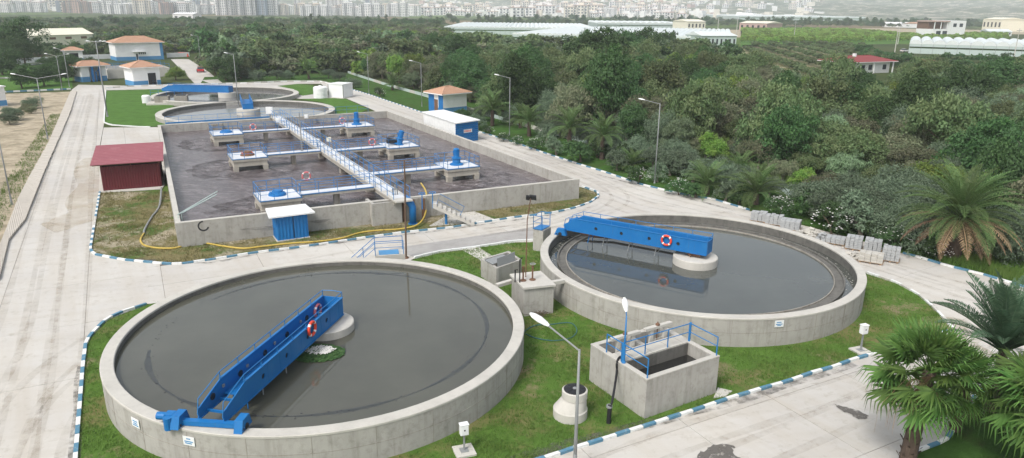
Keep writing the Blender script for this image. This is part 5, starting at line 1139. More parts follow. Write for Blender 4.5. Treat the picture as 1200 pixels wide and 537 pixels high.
kind('bare',make_tree('bare_shrub','x','bush',81,3.6,2.2,1.5,60,26,.10,'leaf_dry','barkpale',lobes=5,aspect=4))
# oleander with white flowers
def make_oleander(seed):
    t_=thing('oleander','x','bush',(0,0,0)); trunk_mb(seed,1.2,.06,1.2,5).build('stems','bark',t_)
    V,F,ti=crown(seed,1.25,1.15,100,44,.08,zc=.62,aspect=3,lobes=4); o=bpy.data.objects.new('crown',npmesh('crown',V,F,['leaf_dark'],ti)); col.objects.link(o); o.parent=t_
    g=np.random.RandomState(seed+1); n=95; d=g.normal(size=(n,3)); d[:,2]=abs(d[:,2])+.1; d/=np.linalg.norm(d,axis=1)[:,None]; P=d*np.array([1.3,1.3,1.25])*g.uniform(.8,1.02,(n,1))+[0,0,.6]; mb=MB()
    for p in P:
        for k in range(5):
            a=2*PI*k/5; s=.05; mb.add([tuple(p),(p[0]+s*math.cos(a-.5),p[1]+s*math.sin(a-.5),p[2]+.03),(p[0]+s*1.35*math.cos(a),p[1]+s*1.35*math.sin(a),p[2]+.04),(p[0]+s*math.cos(a+.5),p[1]+s*math.sin(a+.5),p[2]+.03)],[(0,1,2,3)])
    mb.build('blossoms','petal',t_,kind='stuff'); reg(t_); return t_
kind('oleander',make_oleander(91),make_oleander(93))
LAB={}
def plant(k,p,s=1,label=None,group=None,rz=None,v=None):
    P=KINDS[k]; q=P[v if v is not None else random.randrange(len(P))]
    o=put(q[0],q[1],Vector((p[0],p[1],p[2] if len(p)>2 else 0)),random.uniform(0,2*PI) if rz is None else rz,s,label,group); return o

# fan fronds and feather fronds, shared by all palms
def fan_mesh(seed,n=28,pet=.75,L=.95,mat='frond',droop=.35):
    g=random.Random(seed); mb=MB(); mb.tube([(0,0,0),(pet*.5,0,.06),(pet,0,.03)],[.022,.016,.012],4)
    for i in range(n):
        a=(i/(n-1)-.5)*2*R(128); l=L*(1-.28*abs(a)/R(128))*g.uniform(.88,1.05); tw=g.uniform(-.05,.05)
        ca,sa=math.cos(a),math.sin(a); wd=.038
        def pt(r_,off,dz): return (pet+ca*r_-sa*off,sa*r_+ca*off,dz)
        z1=-.02-.04*(i%2)+tw; z2=-droop*.35*l+tw*2; z3=-droop*l*g.uniform(.8,1.7)
        mb.add([pt(0,0,.02),pt(l*.45,-wd,z1*1+.03),pt(l*.45,wd,z1-.03),pt(l*.78,-wd*.6,z2),pt(l*.78,wd*.6,z2-.01),pt(l,0,z3)],[(0,1,2),(1,3,4,2),(3,5,4)])
    return mb.mesh('fan_frond',mat)
def feather_mesh(seed,L=2.6,n=34,mat='frond_date',arc=.9,lw=.42,el=1.0,vee=.5):
    g=random.Random(seed); mb=MB(); pts=[]; ang=el; x=z=0; st=L/14
    for i in range(15): pts.append(Vector((x,0,z))); x+=math.cos(ang)*st; z+=math.sin(ang)*st; ang-=arc/14*(1+i*.12)
    mb.tube(pts,[.035*(1-i/16)+.006 for i in range(15)],4)
    for i in range(n):
        t_=.14+.86*i/(n-1); f=t_*14; k=min(int(f),13); p=pts[k].lerp(pts[k+1],f-k); d=(pts[k+1]-pts[k]).normalized(); up=Vector((-d.z,0,d.x))
        ll=lw*(math.sin(PI*min(1,t_*.93+.1))**.6+.12)*g.uniform(.85,1.1)
        for s_ in (-1,1):
            sd_=(Vector((0,s_,0))+up*vee+d*g.uniform(.45,.75)).normalized(); q=p+sd_*ll; q.z-=ll*.18; m=p+sd_*ll*.5; w_=d*.022
            mb.add([p-w_*.5,m-w_,q,m+w_],[(0,1,2,3)])
    return mb.mesh('feather_frond',mat)
FAN=[fan_mesh(i,droop=.06+.13*i,pet=1.0,L=.95) for i in range(3)]; FANB=[fan_mesh(9,n=20,L=.8,mat='frond_brown',droop=1.2)]
FE={'young':[feather_mesh(1,2.4,34,el=1.3,arc=.5),feather_mesh(2,2.5,34,el=.95,arc=.7),feather_mesh(3,2.5,34,el=.5,arc=.8)],
    'date':[feather_mesh(4,3.5,46,el=1.25,arc=.55,lw=.45),feather_mesh(5,3.7,46,el=.85,arc=.75,lw=.45),feather_mesh(6,3.7,46,el=.42,arc=.75,lw=.45)],
    'brown':[feather_mesh(7,3.5,40,'frond_brown',arc=.7,el=.22,lw=.42,vee=.1),feather_mesh(8,3.2,36,'frond_brown',arc=.65,el=-.12,lw=.38,vee=.1)],
    'cycad':[feather_mesh(10,2.6,64,'frond_blue',arc=.22,el=1.38,lw=.40,vee=.6),feather_mesh(11,2.6,64,'frond_blue',arc=.32,el=1.15,lw=.40,vee=.6),feather_mesh(12,2.5,64,'frond_blue',arc=.5,el=.85,lw=.38,vee=.6)]}
def frond(me,root,z,az,el=0,s=1,roll=0,name='frond'):
    o=bpy.data.objects.new(name,me); col.objects.link(o); o.parent=root; o.location=(0,0,z); o.rotation_euler=(roll,-el,az); o.scale=(s,s,s); return o
def palm_trunk(root,h,r,lean=(0,0),rough=True):
    mb=MB(); n=12; pts=[Vector((lean[0]*(i/n)**1.5,lean[1]*(i/n)**1.5,h*i/n-.05)) for i in range(n+1)]; mb.tube([p+Vector(root.location) for p in pts],[r*(1.25-.35*i/n) for i in range(n+1)],12); mb.build('trunk','palmtrunk',root)
    if rough: # old leaf bases standing off the trunk, in a spiral
        mb=MB(); L=Vector(root.location); k=int(h/.055)
        for i in range(k):
            z=h*i/k; a=i*2.399; t_=z/h; rr=r*(1.22-.33*t_); c=L+Vector((lean[0]*t_**1.5,lean[1]*t_**1.5,z)); d=Vector((math.cos(a),math.sin(a),0)); s=Vector((-d.y,d.x,0)); l=random.uniform(.1,.26)
            mb.add([c+d*rr*.9-s*.07,c+d*rr*.9+s*.07,c+d*(rr+l*.6)+s*.04+Vector((0,0,l)),c+d*(rr+l*.6)-s*.04+Vector((0,0,l)),c+d*rr+Vector((0,0,.12))],[(0,1,2,3),(3,2,4)])
        mb.build('leaf_bases','palmtrunk',root,kind='stuff')
def fan_palm(label,loc,h,nf=60,s=1.25,seed=1,lean=(0,0),r=.24,cat='palm'):
    root=thing('fan_palm',label,cat,tuple(loc)); palm_trunk(root,h,r,lean); g=random.Random(seed)
    for i in range(nf):
        t_=i/nf; az=i*2.399+g.uniform(-.2,.2); el=R(80)-t_*R(120)+g.uniform(-.15,.15)
        o=frond(FAN[min(2,int(t_*3))],root,h-.25*t_,az,el,s*g.uniform(.88,1.12)*(.85+.25*min(1,t_*2)),g.uniform(-.35,.35)); o.location.x=lean[0]; o.location.y=lean[1]
    for i in range(10): o=frond(FANB[0],root,h-.45,g.uniform(0,6.3),-R(70)+g.uniform(-.2,.2),s*.85,0,'dead_frond'); o.location.x=lean[0]; o.location.y=lean[1]
    return root
def feather_palm(name,label,loc,h,k,nf=36,s=1.0,seed=1,r=.28,brown=0,cat='palm',rough=True):
    root=thing(name,label,cat,tuple(loc)); palm_trunk(root,h,r,(0,0),rough); g=random.Random(seed)
    for i in range(nf):
        t_=i/nf; az=i*2.399+g.uniform(-.15,.15); m=FE[k][min(2,int(t_*3))]; frond(m,root,h-.2*t_,az,g.uniform(-.14,.14)-(.15*t_),s*g.uniform(.85,1.1),g.uniform(-.2,.2))
    for i in range(brown): frond(FE['brown'][i%2],root,h-.3,i*2.399+.5+g.uniform(-.2,.2),g.uniform(-.2,.15),s*g.uniform(.85,1.05),g.uniform(-.2,.2),'dead_frond')
    return root
# foreground palms
F1=fan_palm('nearest fan palm with shaggy brown trunk and hanging dry flower stalks at the lower right',at(1061,550),4.45,44,1.18,3,(.25,.1),.26)
mb=MB(); g_=random.Random(5); q=Vector(F1.location)+Vector((.1,-.3,4.4))
for i in range(60):
    e=q+Vector((-.62+g_.gauss(0,.16),-.45+g_.gauss(0,.12),-.75-g_.random()*.75)); m_=q.lerp(e,.5)+Vector((-.25,-.1,.35)); mb.tube([q,m_,e,e+Vector((g_.gauss(0,.07),g_.gauss(0,.07),-.18))],[.012,.008,.006,.003],3,False)
for i in range(9): e=q+Vector((-1.9+g_.uniform(-.3,.7),-.2+g_.uniform(-.3,.3),-1.2)); mb.tube([q,q.lerp(e,.55)+Vector((0,0,.55)),e,e+Vector((0,0,-.8-g_.random()*.4))],[.014,.01,.006,.004],3,False)
mb.build('flower_stalk','frond_brown',F1,kind='stuff')
fan_palm('big fan palm half out of the picture at the lower right corner',at(1208,556,0)+Vector((.5,0,0)),3.5,60,1.35,8,(0,0),.26)
fan_palm('small fan palm behind the nearest one, its crown mostly hidden',at(1118,505),2.6,34,1.0,12,(0,0),.2)
feather_palm('cycad_palm','upright bluish feather palm behind the fan palms at the right',at(1160,482),3.2,'cycad',52,1.4,5,.22)
feather_palm('date_palm','large date palm with drooping brown lower fronds beside the right kerb',at(1116,302),3.3,'date',72,1.34,6,.45,30)
for px,py,h,s,lab in ((828,228,1.0,1.0,'young feathery palm at the kerb right of the tall lamp post'),(885,240,1.2,1.05,'young palm with arching pale fronds left of the paver stacks'),(705,187,3.1,1.0,'tall palm with brown trunk between round olive bushes'),(667,176,3.0,1.05,'palm left of the tall brown trunked one along the verge'),(577,148,2.6,1.25,'palm in front of pale reeds right of the guard house'),(620,160,2.2,1.0,'palm between the lamp post and the tall verge palms'),(740,200,.7,.75,'small palm among bushes left of the tall lamp post'),(610,150,1.4,.9,'low palm behind the lamp post by the long cabin'),(362,93,2.2,1.4,'small palm with orange trunk on the far lawn'),(460,106,1.2,1.0,'palm by the low white wall at the road bend'),(88,68,2.5,1.3,'palm in front of the gate hut'),(865,214,1.2,.9,'grey green palm half hidden behind the olive bushes')):
    feather_palm('young_palm',lab,at(px,py),h,'young',30,s*1.3,int(px),.26,rough=h>1)

# planted verge: oleanders and bushes
for px,py,s,lab in ((748,216,1.0,'white flowered oleander beside the tall lamp post'),(795,229,.95,'white flowered oleander right of the tall lamp post'),(627,176,.9,'white oleander near the far kerb'),(913,254,1.05,'white oleander behind the left paver stacks'),(974,276,1.35,'large white oleander behind the loose block heap'),(1048,292,1.15,'white oleander behind the tall right paver stacks'),(590,166,.7,'small white oleander right of the long cabin'),(606,170,.7,'small white oleander left of the second kerb bush'),(573,158,.7,'small white oleander nearest the long cabin'),(446,114,1.0,'low shrub with white spots at the road bend'),(1098,305,.8,'white flowered shrub near the date palm')):
    plant('oleander',at(px,py),s,lab)
BL='round grey green or dark bush planted along the verge between kerb and white wall'
for px,py,s,k in ((652,182,1.2,'bush'),(680,190,1.5,'bush'),(723,200,1.2,'bush'),(770,214,1.0,'bush'),(815,232,.9,'bush'),(850,236,1.1,'bush'),(866,240,1.0,'bush'),(985,268,1.7,'bush'),(1008,277,1.7,'bush'),(1035,284,1.3,'bush'),(962,256,1.6,'bush'),(1020,262,1.5,'bush'),(1062,276,1.5,'bush'),(1078,292,1.3,'bush'),(1140,296,1.2,'bush'),(1160,306,1.0,'bush'),(700,185,1.3,'bush'),(735,192,1.4,'bush'),(785,206,1.3,'bush'),(812,214,1.3,'bush'),(540,142,1.2,'bush'),(560,152,1.2,'bush'),(640,168,1.3,'bush')):
    plant(k,at(px,py),s,BL,'round bushes along the verge')
OL='olive tree with silvery crown standing on the verge along the white wall'
for px,py,s in ((690,172,.95),(720,184,.95),(750,190,1.0),(765,198,.95),(805,205,1.0),(830,214,.9),(845,222,.85),(950,250,1.15),(985,262,1.15),(1012,272,1.05),(992,248,1.1),(1042,280,1.05),(1070,290,1.1),(1148,298,1.2),(1180,300,1.2),(1200,306,1.2),(1095,285,1.3),(640,160,.95),(665,163,1.0),(600,146,1.0),(525,150,.0),(560,142,.9),(1045,262,1.3),(1085,268,1.3),(790,196,1.0),(868,224,.9),(900,232,.7)):
    if s: plant('olive',at(px,py),s,OL,'olive trees on the verge')
# far lawn trees and left side
for px,py,s,k,lab in ((206,94,1.0,'bright','round light green tree at the corner of the approach road'),(265,95,1.35,'dark','large dark tree beside the approach road bend'),(282,92,1.2,'broad','broad green tree right of the large dark tree by the road'),(252,88,1.0,'broad','tree on the right side of the approach road near the car'),(18,72,2.4,'dark','huge dark tree at the upper left edge'),(30,77,1.5,'dark','dark tree right of the huge tree at the upper left edge'),(3,88,1.5,'dark','dark tree cut by the left edge below the huge tree'),(26,104,.95,'dark','dark round bush on the left lawn nearest the edge'),(52,101,.9,'dark','dark round bush on the left lawn before the lamp post'),(72,97,1.0,'dark','dark round bush left of the blue pillared pavilion'),(57,84,.9,'dark','dark round bush on the upper left lawn'),(83,82,1.0,'dark','dark tree between the lawns left of the pavilion'),(68,76,1.2,'bare','leafless brown shrub behind the upper left lawn'),(48,70,1.1,'bare','brown leafless tree in front of the long barn'),(100,85,.9,'dark','dark tree close behind the pavilion')):
    plant(k,at(px,py),s,lab)
for px,py,s in ((18,141,.75),(38,127,.65),(12,146,.6),(30,131,.45),(37,133,.4)): plant('scrub' if s<.5 else 'olive',at(px,py),s,'low grey green bush on the sandy yard left of the covered channel','bushes on the sandy yard')
for px,py,s in ((303,94,.8),(325,93,.85),(340,93,.7),(385,92,.85),(398,95,.75),(415,103,.7),(290,92,.9)): plant('olive',at(px,py),s,'small thin tree in a row on the lawn behind the far tanks','thin trees behind the far tanks')

# ---- the wood
def inside(p,poly):
    c=False; j=len(poly)-1
    for i in range(len(poly)):
        a,b=poly[i],poly[j]
        if (a[1]>p[1])!=(b[1]>p[1]) and p[0]<(b[0]-a[0])*(p[1]-a[1])/(b[1]-a[1])+a[0]: c=not c
        j=i
    return c
def grid(poly,step,seed):
    g=random.Random(seed); xs=[p[0] for p in poly]; ys=[p[1] for p in poly]; out=[]; y=min(ys)
    while y<max(ys):
        x=min(xs)
        while x<max(xs):
            p=(x+g.uniform(-.45,.45)*step,y+g.uniform(-.45,.45)*step)
            if inside(p,poly): out.append(p)
            x+=step
        y+=step
    return out
WOOD=P2([(258,93),(300,91),(400,84.5),(455,97),(503,111),(562,130),(642,152),(742,177.5),(822,197.5),(903,216),(956,232),(1062,256),(1172,283),(1210,295),(1330,330),(1650,405),(1650,112),(1200,103),(1100,110),(1050,126),(985,128),(930,118),(880,104),(840,68),(700,64),(600,62),(520,58),(400,50),(300,44),(262,48),(240,62),(236,74),(246,84)])
pts=grid(WOOD,4.1,5)
cam2=lambda p: math.hypot(p[0],p[1])
pts.sort(key=cam2)
def wkind(p):
    n=.5+.5*math.sin(p[0]*.045+1.7*math.sin(p[1]*.03))*math.cos(p[1]*.05+.6*math.sin(p[0]*.06)); r_=random.random()
    px=p[0]/p[1]
    if p[1]>170: tab=(('scrub',.30),('broad',.52),('bright',.76),('dark',.86),('olive',.95),('reed',1.01))
    elif px>.02 and p[1]<135: tab=(('broad',.20),('scrub',.42),('olive',.66),('bright',.72),('dark',.84),('bare',.88),('reed',1.01))
    elif n<.4: tab=(('dark',.4),('broad',.72),('olive',.88),('scrub',1.01))
    else: tab=(('scrub',.38),('broad',.62),('bright',.72),('dark',.82),('olive',.92),('reed',1.01))
    for k,t_ in tab:
        if r_<t_: return k
NAMEW={'broad':'mid green round crowned tree in the wood beyond the white wall','dark':'dark green dense tree in the wood beyond the white wall','olive':'silvery olive green tree in the wood beyond the white wall','scrub':'dull brownish green scrubby tree in the wood beyond the white wall','bright':'fresh light green tree in the wood beyond the white wall','reed':'feathery pale green tree in the wood beyond the white wall','bare':'greyish leafless shrub in the wood beyond the white wall'}
GRPW={'broad':'mid green trees of the wood','dark':'dark trees of the wood','olive':'olive green trees of the wood','scrub':'scrubby trees of the wood','bright':'light green trees of the wood','reed':'feathery trees of the wood','bare':'leafless shrubs of the wood'}
def visible(p,m=1.12):
    a=abs(p[0])/max(p[1],1); return p[1]>20 and a<.714*m+4/max(p[1],1)
vis=[p for p in pts if visible(p,1.28)]; NIND=760
LOOK={'broad':'mid green round crowned tree','dark':'dark green dense tree','olive':'silvery olive green tree','scrub':'dull brownish green scrubby tree','bright':'fresh light green tree','reed':'feathery pale green tree','bare':'greyish leafless shrub'}
def zone(p):
    x=p[0]/p[1]; d=math.hypot(*p)
    w_=' behind the far round tanks' if x<-.17 else ' behind the guard house' if x<-.03 else ' above the tall lamp post' if x<.2 else ' behind the paver stacks' if x<.42 else ' beyond the date palm'
    return (' at the wood edge' if d<95 else ' midway into the wood' if d<150 else ' deep in the wood')+w_
rest=[]; cnt={k:0 for k in NAMEW}
HERO=[((727,84),2.7,'dark'),((748,82),2.3,'dark'),((690,104),2.5,'dark'),((712,108),2.4,'broad'),((664,104),2.0,'broad'),((775,90),1.9,'olive'),((803,98),1.9,'scrub'),((850,104),1.7,'dark'),((905,140),1.5,'scrub'),((640,92),1.7,'scrub'),((245,52),1.9,'dark'),((330,60),1.8,'broad'),((450,66),1.8,'scrub'),((540,84),1.9,'dark'),((590,80),1.8,'broad'),((500,74),1.7,'dark'),((1150,130),1.8,'dark'),((1050,150),1.5,'bright'),((722,135),1.9,'broad'),((700,112),1.6,'dark'),((690,96),1.9,'dark'),((770,122),1.7,'olive'),((738,98),1.9,'dark'),((840,112),1.5,'scrub'),((1000,170),1.5,'broad'),((930,150),1.4,'scrub'),((1100,170),1.5,'broad'),((560,118),1.3,'reed'),((585,122),1.4,'reed'),((640,125),1.3,'dark'),((960,190),1.3,'broad'),((1045,200),1.4,'scrub'),((880,185),1.2,'scrub'),((1180,190),1.5,'olive'),((1170,240),1.3,'olive'),((1085,235),1.2,'bright')]
hp=[tuple(at(*h[0]))[:2] for h in HERO]
for (px,s,k),q in zip(HERO,hp): plant(k,(q[0],q[1],0),s,None,None)['label']='oversized '+NAMEW[k].replace('tree in','tree standing out in') if False else NAMEW[k]
for o in list(col.objects)[-1:]: pass
for i,p in enumerate(vis):
    if min(math.hypot(p[0]-q[0],p[1]-q[1]) for q in hp)<3.2: continue
    k=wkind(p); s=random.choice((.6,.75,.85,1.0,1.15,1.3))*(1 if p[1]<100 else 1.08)
    if i<NIND and cnt[k]<280: cnt[k]+=1; zn=zone(p); plant(k,(p[0],p[1],0),(s*random.uniform(.9,1.1),s,s*random.uniform(1.1,1.7)),LOOK[k]+zn,GRPW[k]+zn)
    else: rest.append((p[0],p[1],s*random.choice((.9,1.1,1.4)),k))
for o in col.objects:
    if o.get('label') in NAMEW.values() and not o.get('group'): o['group']=[GRPW[k] for k in NAMEW if NAMEW[k]==o['label']][0]
# the remainder of the wood and the far tree belts: one object each, built with geometry nodes
def cheap(seed,mat,nc=60,nl=20,leaf=.32,rx=3.0,rz=2.3,h=5.6,**kw):
    V,F,ti=crown(seed,rx,rz,nc,nl,leaf,zc=rz*.75+.1,**kw); me=npmesh('wood_tree',V,F,[mat],ti); o=bpy.data.objects.new('wood_tree',me); return o
PROT={'broad':cheap(101,'leaf_mid'),'dark':cheap(102,'leaf_dark',h=6.4,rz=2.8),'olive':cheap(103,'leaf_olive',rx=2.5,rz=1.9,h=4.6),'scrub':cheap(104,'leaf_dull',rx=2.8,rz=1.9,h=4.8),'bright':cheap(105,'leaf_bright',rx=2.4,rz=2.0,h=4.8),'reed':cheap(106,'leaf_reed',rx=2.3,rz=2.3,h=5.0,upright=2),
      'poplar':cheap(107,'leaf_dark',rx=1.6,rz=4.5,h=10),'row':cheap(108,'leaf_mid',rx=1.7,rz=1.3,h=2.8,nc=26,leaf=.3),'rowb':cheap(109,'leaf_lime',rx=1.7,rz=1.2,h=2.4,nc=26,leaf=.3),'bare':cheap(110,'leaf_dry',rx=2.4,rz=1.6,h=4,nc=30)}
ORDER=list(PROT); pc=bpy.data.collections.new('tree_shapes')
for i,k in enumerate(ORDER): PROT[k].name='%02d_tree_shape'%i; pc.objects.link(PROT[k])
def scatter(name,label,cat,items,extra=None):
    n=len(items); me=bpy.data.meshes.new(name); me.vertices.add(n); me.vertices.foreach_set('co',np.array([(i[0],i[1],hz(i[0],i[1]) if i[1]>1300 else 0) for i in items],dtype=np.float32).ravel())
    for nm,ty,dat in (('size','FLOAT',[i[2] for i in items]),('shape','INT',[ORDER.index(i[3]) for i in items]),('turn','FLOAT',[random.uniform(0,6.28) for i in items])):
        a=me.attributes.new(nm,ty,'POINT'); a.data.foreach_set('value',np.array(dat,dtype=np.int32 if ty=='INT' else np.float32))
    o=bpy.data.objects.new(name,me); col.objects.link(o); o['label']=label; o['category']=cat; o['kind']='stuff'
    ng=bpy.data.node_groups.new(name,'GeometryNodeTree'); ng.interface.new_socket('Geometry',in_out='INPUT',socket_type='NodeSocketGeometry'); ng.interface.new_socket('Geometry',in_out='OUTPUT',socket_type='NodeSocketGeometry')
    N=ng.nodes; gi=N.new('NodeGroupInput'); go=N.new('NodeGroupOutput'); mp=N.new('GeometryNodeMeshToPoints'); ip=N.new('GeometryNodeInstanceOnPoints'); ci=N.new('GeometryNodeCollectionInfo'); ci.inputs[0].default_value=pc; ci.inputs['Separate Children'].default_value=True; ci.inputs['Reset Children'].default_value=True
    ip.inputs['Pick Instance'].default_value=True; cx=N.new('ShaderNodeCombineXYZ')
    def na(nm,t): x=N.new('GeometryNodeInputNamedAttribute'); x.data_type=t; x.inputs[0].default_value=nm; return [s for s in x.outputs if s.enabled][0]
    L=ng.links.new; L(gi.outputs[0],mp.inputs[0]); L(mp.outputs[0],ip.inputs['Points']); L(ci.outputs[0],ip.inputs['Instance']); L(na('shape','INT'),ip.inputs['Instance Index']); L(na('turn','FLOAT'),cx.inputs[2]); L(cx.outputs[0],ip.inputs['Rotation']); L(na('size','FLOAT'),ip.inputs['Scale']); L(ip.outputs[0],go.inputs[0])
    md=o.modifiers.new('scatter','NODES'); md.node_group=ng; return o
scatter('wood','dense mixed wood filling the middle distance beyond the nearer trees','wood',rest)
# belts further out
def belt(px,step,tab,seed,smin=.9,smax=1.5,keep=1):
    out=[]
    for p in grid(P2(px),step,seed):
        if not visible(p,1.05) or random.random()>keep: continue
        n=math.sin(p[0]*.012+seed)*math.cos(p[1]*.009); r_=random.random()*(.8)+.1*(n+1)
        for k,t_ in tab:
            if r_<t_: out.append((p[0],p[1],random.uniform(smin,smax),k)); break
    return out
mix=(('dark',.08),('broad',.26),('scrub',.52),('olive',.66),('bright',1.1))
far=belt([(-200,64),(0,62),(36,56),(36,52),(112,51),(116,62),(135,66),(200,65),(236,62),(262,45),(300,41),(-200,41)],5.2,mix,3)
far+=belt([(-60,68),(30,66),(60,60),(110,60),(132,67),(60,69),(-60,74)],4.6,(('dark',.5),('broad',.9),('scrub',1.2)),4,.45,.75)
far+=belt([(-100,36.5),(300,34.5),(530,37),(520,31.5),(400,29),(-100,28)],9,(('dark',.3),('scrub',.6),('olive',.8),('broad',1.1)),5,1.0,1.6)
far+=belt([(240,42),(530,46.5),(530,37),(300,34)],7,(('scrub',.5),('broad',.62),('bright',1.1)),6,1.0,1.6)
far+=belt([(-200,28),(1400,34),(1400,31),(520,27),(-200,25)],24,(('dark',.5),('poplar',.62),('broad',.9),('olive',1.2)),7,.9,1.5,.9)
far+=belt([(1052,109),(1100,103),(1200,102),(1500,111),(1500,88),(1200,78),(1060,76),(1030,70),(1015,62),(1000,60),(1014,80),(1050,84)],5.6,(('dark',.5),('broad',.85),('olive',1.1)),18,.6,.95)
far+=belt([(880,49),(980,50),(985,46),(1065,47),(1060,42.5),(880,43)],9,(('rowb',.8),('bright',1.2)),9,.9,1.3)
far+=belt([(560,29.5),(900,31),(1400,36),(1400,33),(900,28.5),(560,27)],14,(('dark',.35),('olive',.6),('poplar',.72),('broad',1.2)),10,.9,1.6,.8)
far+=belt([(500,26),(1300,32),(1300,27),(500,22)],42,(('dark',.5),('olive',1.2)),11,1.0,2.0,.8)
scatter('far_tree_belt','belts of trees and scrub on the plain below the town','wood',far)
# orchard rows at right
rows=[]; P0=at(890,50); u=(at(985,77)-P0).normalized(); v=Vector((u.y,-u.x,0)); poly=P2([(872,84),(872,54),(960,52),(1012,54),(1020,66),(985,72),(985,92),(930,96)])
for i in range(-60,60):
    for j in range(-90,90):
        p=P0+u*(j*4.6)+v*(i*10.0)
        if inside((p.x,p.y),poly): rows.append((p.x+random.uniform(-.3,.3),p.y+random.uniform(-.3,.3),random.uniform(.85,1.15),'row'))
poly=P2([(870,54.5),(980,54),(985,50),(1180,47),(1180,42),(1060,42.5),(1000,37),(870,35.5)]); 
for i in range(-90,90):
    for j in range(-10,330):
        p=P0+Vector((1,0,0))*(j*5.0)+Vector((0,1,0))*((i+90)*7.0)
        if inside((p.x,p.y),poly): rows.append((p.x+random.uniform(-.6,.6),p.y+random.uniform(-.6,.6),random.uniform(1.1,1.6),'rowb'))
scatter('orchard','planted orchard rows of low round trees at upper right','orchard',rows)
sheetpoly('orchard_soil',[(866,90),(870,53),(960,51),(1014,53),(1024,68),(988,74),(988,98),(930,99)],.0,'lawn_dry')
sheetpoly('bright_field',[(868,55),(985,53),(1180,48),(1180,41.5),(1060,42),(1000,36.5),(868,34.5)],.0,'lawn_green')
sheetpoly('bright_field',[(-60,41),(300,38),(300,33.5),(-60,35.5)],.0,'lawn_green')
sheetpoly('bright_field',[(440,33),(520,33.5),(520,29.5),(420,29)],.0,'lawn_green')
sheetpoly('bare_field',[(1010,37),(1400,44),(1400,39),(1010,33)],.0,'dirt')
sheetpoly('bare_field',[(860,44),(905,44),(900,35),(850,35)],.0,'dirt')

# grass blades on the near lawns (one mass)
def blades(name,label,px,n,avoid,mat='tuft',hmin=.05,hmax=.15,seed=1,parent=None):
    poly=P2(px); g=np.random.RandomState(seed); xs=[p[0] for p in poly]; ys=[p[1] for p in poly]; V=[];F=[];T=[]; k=0
    while k<n:
        x=g.uniform(min(xs),max(xs)); y=g.uniform(min(ys),max(ys))
        if abs(x)/max(y,1)>.76 or y<20 or not inside((x,y),poly) or any(math.hypot(x-a,y-b)<r_ for a,b,r_ in avoid) : k+=.02; continue
        d=.5+.5*math.sin(x*.9+2*math.sin(y*.7))*math.cos(y*1.1+x*.3)
        if g.rand()>.25+.75*d: continue
        h=g.uniform(hmin,hmax)*(.7+.6*d)
        for q in range(3):
            a=g.uniform(0,6.28); w_=.018; dx,dy=math.cos(a)*w_,math.sin(a)*w_; lx,ly=g.normal(0,.04,2); ox,oy=g.normal(0,.05,2); o=len(V)
            V+= [(x+ox-dx,y+oy-dy,.04),(x+ox+dx,y+oy+dy,.04),(x+ox+lx,y+oy+ly,.05+h)]; F.append((o,o+1,o+2)); T+=[d*.5]*3
        k+=1
    me=npmesh(name,V,F,[mat],T); o=bpy.data.objects.new(name,me); col.objects.link(o); o['kind']='stuff'; o['label']=label; o['category']='grass'; return o
M['blade']=m_leaf('blade_green',(.085,.18,.028),(.14,.24,.05),(.14,.15,.05))
M['blade_dry']=m_leaf('blade_dry',(.16,.15,.06),(.26,.21,.10),(.10,.13,.04))
av=[(C1[0],C1[1],10.6),(C2[0],C2[1],10.8)]
blades('grass','short green grass on the lawn between and in front of the tanks',LAWN,26000,av,'blade',seed=2)
blades('grass','dry yellow green grass in front of the rectangular basin',BLAWN,9000,[],'blade_dry',.05,.2,3)
blades('tall_grass','rough tall grass under the palms near the right kerb',[(1060,296),(1113,311),(1150,320),(1205,335),(1450,405),(1450,368),(1170,292),(1090,280)],4500,[],'blade',.15,.5,4)
blades('weeds','patchy weeds on the sandy yard',[(-10,290),(22,232),(56,168),(71,134),(60,134),(40,165),(15,200),(-10,240)],3500,[],'blade',.08,.3,5)

# palm bed at the lower right
sheetpoly('palm_bed',[(1068,560),(1071,531),(1108,518),(1140,470),(1150,455),(1200,430),(1300,440),(1400,600),(1068,640)],.06,'verge',.08)
kerb([(1066,560),(1071,532),(1108,518),(1128,490),(1142,466),(1200,428)],seg=.7)

# ================================================================ GREENHOUSES
def greenhouse(label,a,b,depth,hgt,bays,rise=1.6,name='greenhouse'):
    a=Vector(a);b=Vector(b); X=frame(a,b); L=(b-a).length; t_=thing(name,label,'greenhouse',tuple(a)); w_=L/bays; ar=8
    for i in range(bays):
        mb=MB(X); vs=[];n=ar
        for k in range(n+1): an=PI*k/n; vs+= [(w_*i+w_/2-math.cos(an)*w_/2,0,hgt+rise*math.sin(an)),(w_*i+w_/2-math.cos(an)*w_/2,depth,hgt+rise*math.sin(an))]
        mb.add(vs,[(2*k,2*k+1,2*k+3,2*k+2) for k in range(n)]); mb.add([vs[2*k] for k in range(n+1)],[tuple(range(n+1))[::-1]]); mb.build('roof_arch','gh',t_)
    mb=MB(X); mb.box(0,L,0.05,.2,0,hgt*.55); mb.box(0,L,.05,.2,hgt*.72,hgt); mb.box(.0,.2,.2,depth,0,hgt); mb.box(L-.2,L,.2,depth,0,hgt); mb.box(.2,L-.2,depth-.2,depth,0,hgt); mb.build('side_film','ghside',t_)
    mb=MB(X); mb.box(.2,L-.2,.3,.5,hgt*.5,hgt*.75); mb.build('vent_gap','leaf_dark',t_)
    for i in range(bays+1): mb=MB(X); x=min(L-.12,w_*i); mb.box(x,x+.12,-.08,.04,0,hgt); mb.build('post','steel',t_)
    return t_
greenhouse('long arched greenhouse with pale film roof at the right edge',at(1064,62.5),at(1260,69),60,4.2,13,1.9)
greenhouse('huge low white greenhouse roof beyond the wood, nearest part',at(600,50.5),at(858,56.5),170,4.5,36,1.0)
greenhouse('long white greenhouse strip behind the huge one',at(520,40),at(700,42),160,4.5,30,1.0)
